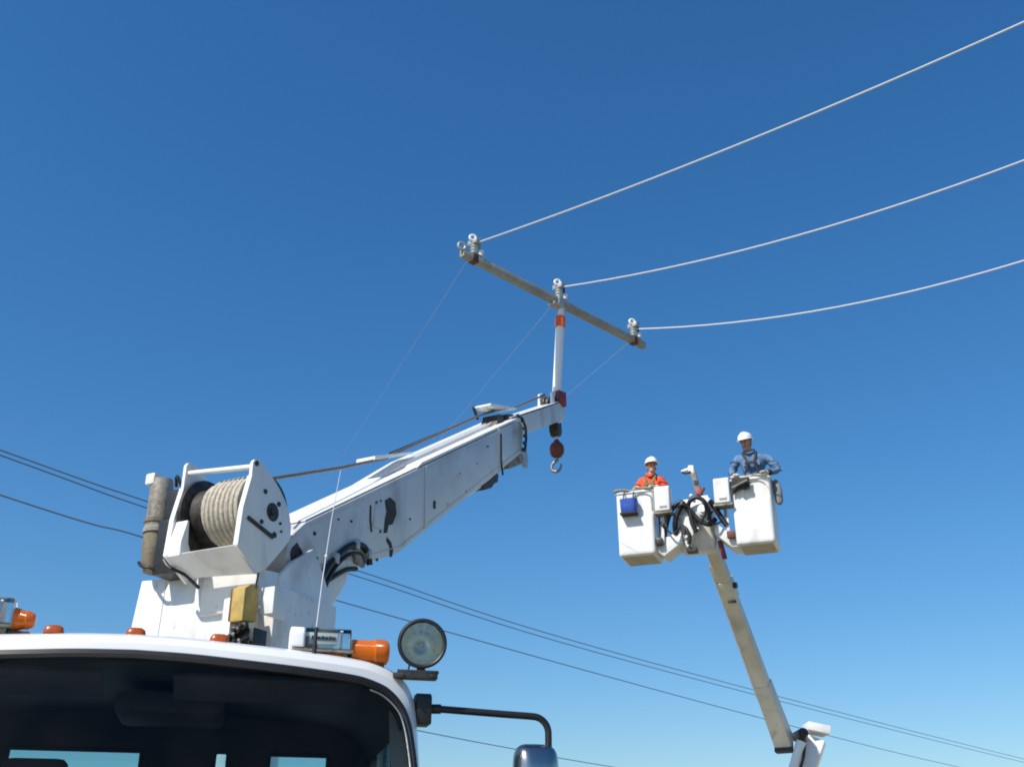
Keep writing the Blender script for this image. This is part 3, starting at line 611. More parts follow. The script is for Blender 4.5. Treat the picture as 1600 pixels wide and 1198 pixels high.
hs = []; hs.append(bez([(-.52, .14, 4.66), (-.47, .08, 4.72), (-.43, .12, 4.62), (-.42, .2, 4.5)], 5)); hs.append(bez([(-.82, .15, 4.06), (-.74, .11, 4.01), (-.66, .12, 3.99), (-.60, .18, 3.95)], 5)); hs.append(bez([(-.43, .02, 4.0), (-.36, .02, 3.93), (-.26, .08, 3.88), (-.22, .22, 3.80)], 5))
for h_ in hs: MB().tube(h_, .014, 8).build('hydraulic_hose', 'black_rubber', moo)
# yellow control box with dark valve block below
yb = MB(); yb.prism([(-.06, 3.42), (-.06, 3.66), (.0, 3.70), (.10, 3.72), (.10, 3.44)], .36, .475); ybo = crane(yb, 'control_box', 'yellow_box', bevel=.008)
MB().box(.30, .345, -.01, .15, 3.44, 3.68).build('back_plate', 'rust_red', ybo, bevel=.006)
MB().tube([(.47, .06, 3.68), (.485, .06, 3.80)], .008, 6).build('stalk', 'black_steel', ybo)
vb = MB(); random.seed(7)
vb.box(.36, .54, 0, .16, 3.18, 3.38)
vbo = crane(vb, 'valve_block', 'black_steel', bevel=.01)
for i in range(9):
    x, z = random.uniform(.34, .54), random.uniform(3.2, 3.40); MB().lathe([(0, .03), (.04, .03), (.05, .016), (.08, .016)], (x, 0, z), (random.uniform(-.3, .3), -1, random.uniform(-.3, .3)), 8).build('valve_fitting', 'dark_steel', vbo)
for i in range(5):
    x = .34 + i * .045; MB().tube(bez([(x, -.02, 3.3), (x + random.uniform(-.05, .05), -.09, 3.24), (x + random.uniform(-.08, .08), -.05, 3.12), (x, .05, 3.0)], 5), .013, 7).build('hydraulic_hose', 'black_rubber', vbo)
wb = MB(); wb.prism([(.05, 3.22), (.05, 3.44), (.08, 3.44), (.09, 3.22)], .20, .34, lambda x, y, z: (x, y, z + (x - .27) * -.5)); wb.build('valve_bracket', 'white_paint', vbo, bevel=.006)

# =================================================================== CROSSBEAM ON THE BOOM HEAD
hb_ = thing('conductor_crossbeam', 'grey-tan crossbeam on a white pole with orange band above the boom tip', 'crossbeam', (.62, 14.08, 7.86), R(45))
lean = Vector((.075, -.075, 1.63)).normalized()
def alongp(t): return lean * t
MB().tube([alongp(.05), alongp(1.30)], .062, 20).build('pole', 'white_pole', hb_)
MB().tube([alongp(1.26), alongp(1.43)], .076, 20).build('orange_band', 'orange', hb_)
MB().tube([alongp(1.43), alongp(1.62)], .045, 16).build('pole_neck', 'white_pole', hb_)
MB().box(-.07, .09, -.13, .05, -.02, .20).build('pole_clamp', 'red', hb_, bevel=.02)
MB().box(-.10, -.03, -.1, .06, -.12, .02).build('clamp_bracket', 'dark_steel', hb_, bevel=.01)
bc = alongp(1.66)
bm_ = MB(); x0, x1 = -1.92, 2.02
bm_.add([(x0, bc.y - .046, bc.z - .055), (x1, bc.y - .046, bc.z - .055), (x1, bc.y + .046, bc.z - .055), (x0, bc.y + .046, bc.z - .055), (x0, bc.y - .046, bc.z + .055), (x1, bc.y - .046, bc.z + .055), (x1, bc.y + .046, bc.z + .055), (x0, bc.y + .046, bc.z + .055)],
        [(3, 2, 1, 0), (4, 5, 6, 7), (0, 1, 5, 4), (1, 2, 6, 5), (2, 3, 7, 6), (3, 0, 4, 7)])
bm_.build('beam', 'beam', hb_, bevel=.012)
MB().box(bc.x - .22, bc.x + .05, bc.y - .06, bc.y + .06, bc.z - .10, bc.z - .06).build('saddle', 'galvanised', hb_, bevel=.01)
CL = [-1.70, .02, 1.76]
for i, cx in enumerate(CL):
    st = MB(); st.box(cx - .05, cx + .05, bc.y - .053, bc.y + .053, bc.z - .063, bc.z + .063); so = st.build('clamp_strap', 'dark_red' if i != 1 else 'galvanised', hb_, bevel=.004)
    zz = bc.z + .055
    ins = MB(); pr = [(0, .045)]
    for k in range(3): pr += [(.02 + k * .05, .028), (.035 + k * .05, .048), (.045 + k * .05, .048), (.055 + k * .05, .028)]
    ins.lathe(pr + [(.18, .036), (.20, .05)], (cx, bc.y, zz), (.0, 0, 1), 16); ins.build('insulator', 'insulator', so)
    kp = MB(); kp.box(cx - .045, cx + .045, bc.y - .10, bc.y + .08, zz + .17, zz + .24); kp.build('wire_clamp', 'galvanised', so, bevel=.006)
    kr = MB(); kr.tube(torus((cx - .04, bc.y - .02, zz + .26), (.6, 1, 0), .042, 0, 20), .017, 8, closed=True); kr.build('keeper_ring', 'white_pole', so)
    kb = MB(); kb.tube([(cx + .05, bc.y - .06, zz + .10), (cx + .06, bc.y - .06, zz + .27)], .018, 8); kb.build('clamp_bolt', 'green' if i == 0 else 'dark_steel', so)
    kh = MB(); kh.lathe([(0, .04), (.08, .045), (.10, .02)], (cx + .10, bc.y - .03, zz + .02), (.1, 0, 1), 12); kh.build('clamp_cap', 'white_pole', so)
er = MB(); er.tube(torus((x0 - .02, bc.y - .02, bc.z + .09), (.3, 1, 0), .052, 0, 20), .020, 8, closed=True); er.bar((x0 + .03, bc.y, bc.z + .05), (x0 + .03, bc.y, bc.z + .085), .05, .05, up=(1, 0, 0)); er.build('end_ring', 'galvanised', hb_)

# wires held by the crossbeam; 45 deg frame: world point of a clamp
_B = Matrix.Translation((.62, 14.08, 7.86)) @ Matrix.Rotation(R(45), 4, 'Z')
W0 = [_B @ Vector((cx + .02, bc.y - .03, bc.z + dz)) for cx, dz in zip(CL, (.25, .25, .20))]
def wire(name, pts, r, m, label, cat, group=None):
    o = Vector(pts[0]); b = MB(); b.tube([Vector(p) - o for p in pts], r, 8)
    ob = b.build(name, m, loc=o); return tag(ob, label, cat, group)
hd_ = Vector((math.sin(R(56)), -math.cos(R(56)), 0))
SH = [(-.027, .0081), (-.180, .0196), (-.273, .0274)]
LB = ['uppermost thick pale wire running up right from the left end of the crossbeam', 'middle thick pale wire running right from the centre of the crossbeam', 'lowest thick pale wire running right from the far right end of the crossbeam']
for i in range(3):
    s1, c2 = SH[i]
    wire('conductor_wire', [W0[i] + hd_ * t + Vector((0, 0, s1 * t + c2 * t * t)) for t in [k * .4 for k in range(40)]], .0115, 'conductor', LB[i], 'wire', 'wires held up by the crossbeam')
hl2 = Vector((-math.sin(R(25)), math.cos(R(25)), 0))
LR = ['thin faint rope falling left from the left end of the crossbeam', 'thin faint rope falling left from the crossbeam centre to behind the boom', 'thin faint rope falling left from the right end of the crossbeam past the pole']
SL = [-.15, -.10, -.005]
for i in range(3):
    p0 = _B @ Vector((CL[i] - .10, bc.y + .02, bc.z - .062))
    wire('tag_line', [p0 + hl2 * t + Vector((0, 0, SL[i] * t - (.002 * t * (10 - t) if t < 10 else 0))) for t in [k * .8 for k in range(14)] + [12 + k * 6 for k in range(8)]], .0030, 'faint_rope', LR[i], 'rope', 'ropes trailing from the crossbeam')

# =================================================================== DISTANT POWER LINES
def far(pts, r, label):
    Q = bez(pts, 10); wire('power_line', Q, r, 'far_wire', label, 'wire', 'power lines far behind the trucks')
far([(-22, 9.5, 11.6), (-12.0, 23.7, 11.0), (-9.6, 27.4, 10.97), (-4.9, 34.4, 11.0), (5.7, 49.1, 11.0), (39.9, 89.2, 11.0), (80, 136, 11.6)], .017, 'uppermost thin power line crossing behind the winch, upper wire of a close pair')
far([(-22, 10, 11.6), (-12.1, 24.1, 11.0), (-9.8, 27.9, 10.97), (-5.0, 35.1, 11.0), (5.8, 50.2, 11.0), (40.9, 91.6, 11.0), (82, 140, 11.6)], .017, 'thin power line behind the winch, lower wire of the close pair')
far([(-22, 7, 10.2), (-11.2, 22.6, 9.5), (-9.0, 25.8, 9.5), (-5.1, 32.3, 9.5), (13.4, 57.6, 9.5), (35.3, 86, 9.7), (80, 140, 10.4)], .017, 'single thin power line just below the close pair')
far([(-30, 11, 8.9), (-12, 37.5, 8.2), (-3.8, 49.9, 8.0), (0.0, 56.0, 8.0), (5.8, 64.9, 8.0), (40, 118, 8.6)], .020, 'lowest thin power line, seen just above the mirror arm')

# =================================================================== BUCKET TRUCK
BO = Vector((1.705, 17.0, 0)); BZ = 6.506
bt = thing('bucket_truck', 'white bucket truck with two raised work buckets on a tan boom', 'truck', BO, R(-20))
def bucket(a0, name, sx_):
    W, D, H = .62, .66, 1.05; n = 44
    o = MB()
    def ringpts(z, ins=0, scoop=True):
        tp = 1 - .03 * (1 - z / H); w, d = W / 2 * tp - ins, D / 2 * tp - ins; c = .05 - min(ins, .03)
        pts = []
        def seg(p, q, k): return [(lerp(p[0], q[0], i / k), lerp(p[1], q[1], i / k)) for i in range(k)]
        def crn(cx, cy, a): return [(cx + c * math.cos(a + R(90) * i / 4), cy + c * math.sin(a + R(90) * i / 4)) for i in range(4)]
        pts += seg((-w + c, -d), (w - c, -d), n) + crn(w - c, -d + c, R(-90)) + seg((w, -d + c), (w, d - c), 6) + crn(w - c, d - c, 0) + seg((w - c, d), (-w + c, d), n) + crn(-w + c, d - c, R(90)) + seg((-w, d - c), (-w, -d + c), 6) + crn(-w + c, -d + c, R(180))
        out = []
        for x, y in pts:
            dy = 0
            if scoop and y < -d + .01:
                q = ((x - sx_) / .21) ** 2 + ((z - .82) / .21) ** 2
                if q < 1:
                    k_ = min(1, (1 - q) * 2.6); dy = .16 * k_ * k_ * (3 - 2 * k_) * max(.25, min(1, (z - .60) / .22))
            out.append(Vector((a0 + W / 2 + x, D / 2 + y + dy, BZ + z)))
        return out
    zs = [0.0, .015, .04] + [.08 + (H - .10) * i / 60 for i in range(61)] + [H]
    rows = [ringpts(zs[0], .045), ringpts(zs[1], .012)] + [ringpts(z) for z in zs[2:]]
    rows += [ringpts(H + .0, -.018, False), ringpts(H + .03, -.018, False), ringpts(H + .03, .025, False), ringpts(.05, .075, False)]
    o.grid(rows, closed=True)
    o.add(rows[-1], [tuple(range(len(rows[-1])))]); o.mi = 1; o.add(rows[0], [tuple(range(len(rows[0])))[::-1]])  # the bottom face takes the material with shade painted in
    return o.build(name, ['fibreglass', 'shaded_fibreglass'], bt, smooth=50)
b1 = bucket(0, 'bucket', .12); b2 = bucket(1.88, 'bucket', .07)
tag(b1, 'left bucket with the blue bag'); tag(b2, 'right bucket with the dark bag')
# control boxes on the bucket lips, brackets between them
for b, x0, z0 in ((b1, .66, .66), (b2, 1.62, .68)):
    c = MB(); c.prism([(-.10, z0), (-.10, z0 + .40), (-.06, z0 + .43), (.12, z0 + .43), (.14, z0 + .38), (.14, z0)], x0, x0 + .25, lambda x, y, z: (x, y, BZ + z))
    co = c.build('control_box', 'fibreglass', b, bevel=.03, seg=3)
    MB().box(x0 + .08, x0 + .20, -.107, -.101, BZ + z0 + .05, BZ + z0 + .08).build('box_plate', 'grey_panel', b)
    sh_ = MB(); sh_.box(x0 - .02, x0 + .28, -.08, .14, BZ + z0 - .035, BZ + z0 - .002); sh_.tube([(x0 + .13, .04, BZ + z0 - .04), (x0 + .13, .10, BZ + z0 - .30)], .02, 8); sh_.build('box_shelf', 'grey_cast', b, bevel=.006)
for b, x0, x1 in ((b1, .60, 1.02), (b2, 1.55, 1.90)):
    pf = MB(); s = 1 if b is b1 else -1
    if s > 0: poly = [(x0, .08), (x0, .20), (x1 - .05, .40), (x1, .38), (x1, .18), (x0 + .12, -.02)]
    else: poly = [(x1, .02), (x1, .16), (x0 + .04, .42), (x0, .42), (x0, .26), (x1 - .1, .02)]
    pf.add([(a, .12, BZ + z) for a, z in poly] + [(a, .55, BZ + z) for a, z in poly], [tuple(range(6))[::-1], tuple(range(6, 12))] + [(i, (i + 1) % 6, 6 + (i + 1) % 6, 6 + i) for i in range(6)])
    pf.build('bucket_mount', 'fibreglass', b, bevel=.012)
    mk = MB(); mk.bar((x0 + .12 if s > 0 else x1 - .12, .10, BZ + .2), (x0 + .16 if s > 0 else x1 - .14, .10, BZ + .62), .06, .05, up=(1, 0, 0)); mk.build('mount_post', 'fibreglass', b, bevel=.006)
    kn = MB(); kn.box((x0 + .02) if s > 0 else (x1 - .15), (x0 + .13) if s > 0 else (x1 - .02), .02, .10, BZ + .14, BZ + .26); kn.build('mount_pad', 'rust_red' if s < 0 else 'black_steel', b, bevel=.02)
# boom head between the buckets
head = MB()
head.prism([(.15, .55), (.12, .80), (.20, .96), (.45, 1.0), (.60, .85), (.62, .3), (.55, .10), (.35, .12)], .96, 1.52, lambda x, y, z: (x, y, BZ + z - .05 * abs((x - 1.24) / .28) ** 2))
ho = head.build('boom_head', 'fibreglass', bt, bevel=.07, seg=3)
h2 = MB(); h2.add([(1.02, .10, BZ + .62), (1.20, .08, BZ + .66), (1.22, .10, BZ + .30), (1.10, .14, BZ + .08), (1.04, .2, BZ + .2), (1.02, .3, BZ + .62), (1.20, .3, BZ + .66), (1.22, .3, BZ + .30), (1.10, .3, BZ + .08), (1.04, .32, BZ + .2)],
                  [(0, 1, 2, 3, 4)[::-1], (5, 6, 7, 8, 9), (0, 5, 6, 1), (1, 6, 7, 2), (2, 7, 8, 3), (3, 8, 9, 4), (4, 9, 5, 0)]); h2.build('side_cover', 'fibreglass', ho, bevel=.02)
kk = MB(); kk.tube(bez([(1.05, .12, BZ + .44), (1.12, .07, BZ + .36), (1.16, .07, BZ + .22), (1.13, .09, BZ + .12)], 5), .03, 8); kk.box(1.08, 1.24, .12, .3, BZ + .02, BZ + .08); kk.box(1.03, 1.09, .07, .12, BZ + .30, BZ + .42); kk.build('latch', 'black_steel', ho)
for P_, r_ in (([(.72, .22, .30), (.80, .10, .50), (.90, .06, .70), (1.06, .05, .82), (1.18, .05, .66), (1.22, .05, .45), (1.27, .06, .30)], .038),
               ([(.93, .14, .32), (.95, .05, .50), (1.03, .03, .70), (1.10, .04, .80)], .045),
               ([(1.10, .06, .78), (1.24, .04, .60), (1.36, .04, .46), (1.50, .06, .40), (1.58, .12, .50)], .040),
               ([(1.16, .10, .66), (1.20, .04, .80), (1.32, .03, .86), (1.44, .04, .78), (1.50, .06, .60), (1.48, .10, .48)], .036),
               ([(1.52, .12, .80), (1.60, .08, .66), (1.68, .08, .50), (1.76, .08, .36)], .045),
               ([(.66, .2, .55), (.72, .05, .50), (.78, .05, .40), (.74, .15, .30)], .022)):
    MB().tube(bez([(x, y, BZ + z) for x, y, z in P_], 6), r_, 10).build('hydraulic_hose', 'black_rubber', ho)
for P_, r_ in (([(.98, .05, .62), (1.06, -.02, .74), (1.18, -.02, .72), (1.26, .0, .56), (1.30, .05, .42)], .018),
               ([(1.34, .05, .92), (1.42, -.02, .80), (1.46, -.02, .62), (1.40, .0, .48), (1.30, .03, .40)], .016),
               ([(1.02, .06, .40), (.92, .0, .30), (.84, .04, .34), (.78, .08, .46)], .016),
               ([(1.55, .10, .62), (1.50, .0, .50), (1.56, -.01, .38), (1.68, .05, .42)], .016)):
    MB().tube(bez([(x, y, BZ + z) for x, y, z in P_], 6), r_, 8).build('hydraulic_hose', 'black_rubber', ho)
for x, z in ((1.30, .36), (1.22, .92), (1.46, .44), (.98, .60), (1.10, .24)):
    MB().lathe([(0, .032), (.03, .032), (.035, .02), (.07, .02)], (x, .14, BZ + z), (.1, -1, .15), 8).build('hose_fitting', 'galvanised', ho)
MB().lathe([(0, .09), (.05, .09), (.06, .05), (.09, .05)], (1.40, .12, BZ + .66), (0, -1, 0), 16).build('swivel_cap', 'fibreglass', ho)
# jib on top of the head
jb = MB(); jb.bar((1.34, .42, BZ + .86), (1.28, .42, BZ + 1.16), .11, .10, up=(0, 1, 0)); jo = jb.build('jib', 'red', bt, bevel=.015)
jc = MB(); jc.bar((1.285, .41, BZ + 1.14), (1.22, .40, BZ + 1.46), .085, .08, up=(0, 1, 0)); jc.build('jib_arm', 'grey_cast', jo, bevel=.01)
js = MB(); js.box(1.16, 1.25, .36, .44, BZ + 1.40, BZ + 1.54); js.bar((1.04, .40, BZ + 1.46), (1.20, .40, BZ + 1.50), .06, .035); js.build('jib_sheave', 'white_pole', jo, bevel=.01)
jh = MB(); jh.tube(bez([(1.20, .36, BZ + 1.43), (1.13, .35, BZ + 1.41), (1.06, .36, BZ + 1.44)], 5), .022, 8); jh.box(1.24, 1.30, .35, .40, BZ + 1.2, BZ + 1.27); jh.build('jib_hook', 'black_steel', jo)
jx = MB(); jx.box(1.33, 1.46, .34, .46, BZ + .90, BZ + .99); jx.build('jib_clamp', 'fibreglass', jo, bevel=.02)
jr = MB(); jr.tube([(1.40, .34, BZ + 1.12), (1.34, .34, BZ + 1.02)], .03, 8); jr.build('jib_bracket', 'rust_red', jo)
tg_ = MB(); tg_.prism([(.30, .20), (.30, -.10), (.36, -.10), (.36, .20)], 1.55, 1.63, lambda x, y, z: (x + (.2 - z) * .18, y, BZ + z)); tg_.build('grip_handle', 'maroon', bt, bevel=.012)
# upper boom (world end points turned into the truck's frame)
_BT = Matrix.Translation(BO) @ Matrix.Rotation(R(-20), 4, 'Z'); _BI = _BT.inverted()
def wb_(p): return _BI @ Vector(p)
P1, P2 = wb_((3.26, 17.45, 6.98)), wb_((4.80, 20.05, 4.02))
dirb = (P2 - P1).normalized(); upb = Vector((0, 0, 1))
ub = MB(); ub.bar(P1, P1.lerp(P2, .74), .21, .20, up=upb, w2=.24, h2=.22); ubo = ub.build('upper_boom', 'boom_glass', bt, bevel=.035, seg=3)
MB().bar(P1.lerp(P2, .70), P2, .28, .26, up=upb, w2=.31, h2=.30).build('boom_sleeve', 'boom_glass', ubo, bevel=.03)
MB().bar(P1.lerp(P2, .20), P1.lerp(P2, .29), .245, .235, up=upb).build('boom_collar', 'boom_glass', ubo, bevel=.01)
sdx = dirb.cross(upb).normalized(); nrm = sdx.cross(dirb).normalized()
cl_ = MB(); c = P1.lerp(P2, .285); cl_.bar(c - sdx * .02 - nrm * .125, c + sdx * .12 - nrm * .125, .05, .025); cl_.lathe([(0, .05), (.05, .05)], P1.lerp(P2, .23) + (sdx if (sdx.x > 0) else -sdx) * .13, sdx if sdx.x > 0 else -sdx, 10); cl_.build('collar_bracket', 'black_steel', ubo)
sL = -sdx if sdx.x > 0 else sdx
MB().tube([P1.lerp(P2, .12) + sL * .135 - nrm * .05, P1.lerp(P2, .76) + sL * .155 - nrm * .05], .025, 10).build('sunlit_edge', 'white_pole', ubo)  # white tube added to stand in for the boom's sunlit left side
MB().bar(P1.lerp(P2, .985) - nrm * .1, P1.lerp(P2, 1.012) - nrm * .02, .30, .26, up=upb).build('boom_foot', 'black_steel', ubo)
# elbow and lower boom
E1, E2 = wb_((5.38, 20.2, 4.12)), wb_((4.30, 20.4, 1.75))
lb = MB(); lb.bar(E1, E2, .40, .34, up=(0, 1, 0)); lbo = lb.build('lower_boom', 'white_paint', bt, bevel=.02)
el = MB(); el.bar(wb_((5.22, 20.15, 4.30)), wb_((5.60, 20.15, 4.22)), .5, .14); el.build('elbow_plate', 'white_paint', lbo, bevel=.01)
el = MB(); el.lathe([(-.27, .07), (-.26, .09), (.26, .09), (.27, .07)], wb_((5.10, 20.1, 4.16)), wb_((5.1, 21, 4.16)) - wb_((5.1, 20, 4.16)), 20); el.build('elbow_pin', 'black_steel', lbo)
cy = MB(); cy.tube([wb_((5.05, 19.85, 4.02)), wb_((4.72, 19.9, 3.2)), wb_((4.2, 19.95, 1.9))], .085, 14); cy.build('elbow_cylinder', 'white_pole', lbo)
MB().tube([wb_((5.10, 19.80, 4.15)), wb_((5.05, 19.85, 4.02))], .06, 12).build('cylinder_eye', 'black_steel', lbo)
MB().tube(bez([wb_((5.16, 19.95, 4.20)), wb_((5.06, 19.8, 3.8)), wb_((4.95, 19.85, 3.5)), wb_((4.7, 19.95, 2.9))], 6), .025, 8).build('hydraulic_hose', 'black_rubber', lbo)
# truck below the frame
bx = thing  # (body parts below hang on the same truck)
def world_box(name, m, c, s, bevel=.02):
    b = MB(); b.box(-s[0] / 2, s[0] / 2, -s[1] / 2, s[1] / 2, -s[2] / 2, s[2] / 2)
    return b.build(name, m, bt, bevel=bevel, loc=_BI @ Vector(c), rot=(0, 0, R(20)))
world_box('turret', 'white_paint', (4.3, 20.4, 1.6), (.9, .9, .7)); world_box('flatbed', 'white_paint', (5.2, 20.4, 1.1), (4.6, 2.3, .28))
world_box('cab', 'white_paint', (8.8, 20.4, 1.75), (1.8, 2.2, 1.5), .18); world_box('hood', 'white_paint', (10.2, 20.4, 1.25), (1.3, 1.9, .8), .15)
world_box('chassis', 'black_steel', (6.8, 20.4, .8), (7.6, .9, .2)); world_box('windshield', 'windshield_glass', (9.71, 20.4, 2.05), (.03, 1.8, .6), 0)
for x in (4.2, 10.1):
    for y in (19.4, 21.4):
        t = MB(); t.lathe([(-.14, .3), (-.14, .44), (-.1, .5), (.1, .5), (.14, .44), (.14, .3)], (0, 0, 0), (0, 1, 0), 28)
        t.build('wheel', 'tyre', bt, loc=_BI @ Vector((x, y, .5)), rot=(0, 0, R(20)))

# =================================================================== PEOPLE
def person(name, label, loc, rz, scale, J, mats_map, shirt, look=(0, 0), harness='harness', cuff='glove'):
    root_label = label
    names = list(J.keys()); idx = {k: i for i, k in enumerate(names)}
    E_ = [('hip', 'waist'), ('waist', 'chest'), ('chest', 'neck0'), ('neck0', 'neck1'), ('neck1', 'jaw'), ('jaw', 'skull'), ('skull', 'crown')]
    for s in 'lr':
        E_ += [('chest', 'sh' + s), ('sh' + s, 'el' + s), ('el' + s, 'wr' + s), ('wr' + s, 'pa' + s), ('hip', 'th' + s), ('th' + s, 'kn' + s), ('kn' + s, 'an' + s), ('an' + s, 'to' + s)]
    segs = [(a, b) for a, b in E_]
    # fingers rooted in the palm
    for s in 'lr':
        w = Vector(J['wr' + s][0]); p = Vector(J['pa' + s][0]); d = (p - w).normalized(); acr = d.cross(Vector((0, 0, 1))).normalized()
        if acr.length < .1: acr = Vector((1, 0, 0))
        bend = Vector((0, 0, -1))
        for k in range(4):
            o = (k - 1.5) * .021; L = (.062, .075, .070, .052)[k]
            a = p + acr * o + d * .03; b = a + d * L * .6 + bend * .012; c = b + (d * .35 + bend * .9).normalized() * L * .5
            for q, nm in ((a, 'f%d0%s' % (k, s)), (b, 'f%d1%s' % (k, s)), (c, 'f%d2%s' % (k, s))): J[nm] = (tuple(q), .010)
            E_ += [('pa' + s, 'f%d0%s' % (k, s)), ('f%d0%s' % (k, s), 'f%d1%s' % (k, s)), ('f%d1%s' % (k, s), 'f%d2%s' % (k, s))]
        sg = 1 if s == 'l' else -1
        a = w.lerp(p, .55) + acr * sg * .04; b = a + (d * .6 + acr * sg * .6).normalized() * .035; c = b + d * .032
        for q, nm in ((a, 't0' + s), (b, 't1' + s), (c, 't2' + s)): J[nm] = (tuple(q), .011)
        E_ += [('pa' + s, 't0' + s), ('t0' + s, 't1' + s), ('t1' + s, 't2' + s)]
    names = list(J.keys()); idx = {k: i for i, k in enumerate(names)}
    me = bpy.data.meshes.new(name + '_skeleton'); me.from_pydata([J[k][0] for k in names], [(idx[a], idx[b]) for a, b in E_], [])
    ob = bpy.data.objects.new(name + '_skeleton', me); COL.objects.link(ob)
    sk = ob.modifiers.new('skin', 'SKIN'); sk.use_smooth_shade = True; sk.branch_smoothing = .3
    for i, k in enumerate(names):
        r_ = J[k][1]; me.skin_vertices[0].data[i].radius = r_ if isinstance(r_, tuple) else (r_, r_)
        me.skin_vertices[0].data[i].use_root = (k == 'hip')
    ss = ob.modifiers.new('sub', 'SUBSURF'); ss.levels = 1; ss.render_levels = 1
    dg = bpy.context.evaluated_depsgraph_get(); ev = ob.evaluated_get(dg)
    nm = bpy.data.meshes.new_from_object(ev); bpy.data.objects.remove(ob); bpy.data.meshes.remove(me)
    # face: nose, ears, eyes, brows, lips joined into the body mesh
    hc = Vector(J['skull'][0]); jw = Vector(J['jaw'][0]); yaw, tilt = look
    Rf = Matrix.Rotation(yaw, 3, 'Z') @ Matrix.Rotation(tilt, 3, 'X')
    def hp_(x, y, z): return hc + Rf @ Vector((x, y, z))
    fb = MB(); fb.mi = 0
    fb.ball(hp_(0, 0, .015), .076, .096, .105, 18, 12, rot=Rf)                                # cranium
    fb.ball(hp_(0, -.045, -.085), .052, .050, .050, 14, 10, rot=Rf)                            # chin and cheeks
    fb.ball(hp_(0, -.098, -.03), .014, .020, .026, 10, 8, rot=Rf)
    for sx in (-1, 1): fb.ball(hp_(sx * .078, .01, -.025), .010, .022, .034, 8, 8, rot=Rf)
    fb.mi = 1
    for sx in (-1, 1): fb.ball(hp_(sx * .030, -.086, .0), .013, .008, .009, 8, 6, rot=Rf); fb.ball(hp_(sx * .032, -.090, .022), .020, .006, .005, 8, 6, rot=Rf)
    fb.mi = 2; fb.ball(hp_(0, -.092, -.078), .024, .008, .008, 10, 6, rot=Rf)
    fb.mi = 3; fb.ball(hp_(0, .022, .012), .080, .088, .100, 16, 10, rot=Rf)                   # hair at back and sides
    fbo = fb.build('tmp', ['skin', 'eye', 'lips', 'hair'])
    order = ['skin', 'eye', 'lips', 'hair', shirt, 'trousers', 'glove', 'boot']
    nm.materials.clear()
    for k in order: nm.materials.append(M[k])
    bones = []
    for a, b in E_:
        if a.startswith('f') or b.startswith('f') or a[0] == 't' and a[1] in '012' or b[0] == 't' and b[1] in '012' or b.startswith('pa'): mt = 6 if mats_map.get('gloves', True) else 0
        elif a in ('neck0', 'neck1', 'jaw', 'skull'): mt = 0
        elif a.startswith('an'): mt = 7
        elif a == 'hip' and b == 'waist' or a.startswith('th') or a.startswith('kn') or b.startswith('th'): mt = 5
        else: mt = 4
        bones.append((Vector(J[a][0]), Vector(J[b][0]), mt))
    for p in nm.polygons:
        p.use_smooth = True; c = p.center; best = 9; bm_i = 4
        for a, b, mt in bones:
            ab = b - a; t = max(0, min(1, (c - a).dot(ab) / max(1e-9, ab.length_squared))); dd = (a + ab * t - c).length
            if dd < best: best = dd; bm_i = mt
        p.material_index = bm_i
    bmx = bmesh.new(); bmx.from_mesh(nm); bmx.from_mesh(fbo.data); bmx.to_mesh(nm); bmx.free()
    bpy.data.objects.remove(fbo)
    body = bpy.data.objects.new(name, nm); COL.objects.link(body); nm.name = name
    body.location = loc; body.rotation_euler = (0, 0, rz); body.scale = (scale,) * 3
    tag(body, label, 'person')
    # hard hat
    hm = MB(); pr = [(.00, .118), (.012, .119), (.05, .113), (.085, .095), (.108, .066), (.122, .03), (.125, .001)]
    V = []; n_ = 28
    for t, r_ in pr:
        for j in range(n_):
            a = 2 * math.pi * j / n_; V.append(hp_(r_ * .95 * math.cos(a), r_ * 1.12 * math.sin(a) + .0, .05 + t))
    hm.add(V, [(i * n_ + j, i * n_ + (j + 1) % n_, (i + 1) * n_ + (j + 1) % n_, (i + 1) * n_ + j) for i in range(len(pr) - 1) for j in range(n_)])
    V = []
    for k, (rr_, zz) in enumerate(((.118, .056), (.128, .052), (.128, .046), (.112, .046))):
        for j in range(n_):
            a = 2 * math.pi * j / n_; front = max(0, -math.sin(a)) ** 2 * .055 * (1 if k in (1, 2) else 0)
            V.append(hp_(rr_ * .95 * math.cos(a), rr_ * 1.12 * math.sin(a) - front, zz - front * .25))
    hm.add(V, [(i * n_ + j, i * n_ + (j + 1) % n_, (i + 1) * n_ + (j + 1) % n_, (i + 1) * n_ + j) for i in range(3) for j in range(n_)])
    for sx in (-.022, .022, 0): hm.tube([hp_(sx, -.125 + abs(sx) * .2, .075), hp_(sx, -.10, .135), hp_(sx, -.05, .172), hp_(sx, .05, .172), hp_(sx, .11, .12)], .006, 6)
    hmo = hm.build('hard_hat', 'helmet', body, smooth=50)
    for s_, sx in (('l', 1), ('r', -1)):                                                      # sleeve cuff, glove gauntlet, rolled cloth at the elbow
        w_, e_, h_ = (Vector(J[k + s_][0]) for k in ('wr', 'el', 'sh'))
        MB().tube([e_.lerp(w_, .70), e_.lerp(w_, .80), e_.lerp(w_, .97)], [.047, .052, .043], 12).build('gauntlet', cuff, body)
        fo = MB()
        for k_ in range(4):
            c_ = h_.lerp(e_, .35 + .2 * k_); rr_ = .075 - .007 * k_
            ring_ = [c_ + Vector((rr_ * math.cos(t) * 1.0, rr_ * math.sin(t) * .95, .018 * math.sin(t * 2 + k_ * 1.7))) for t in [2 * math.pi * q_ / 16 for q_ in range(16)]]
            MB().tube(ring_, .010, 6, closed=True).build('sleeve_fold', shirt, body)
    nk2 = Vector(J['neck0'][0]) + Vector((0, -.005, .03))
    co = MB(); rws = []
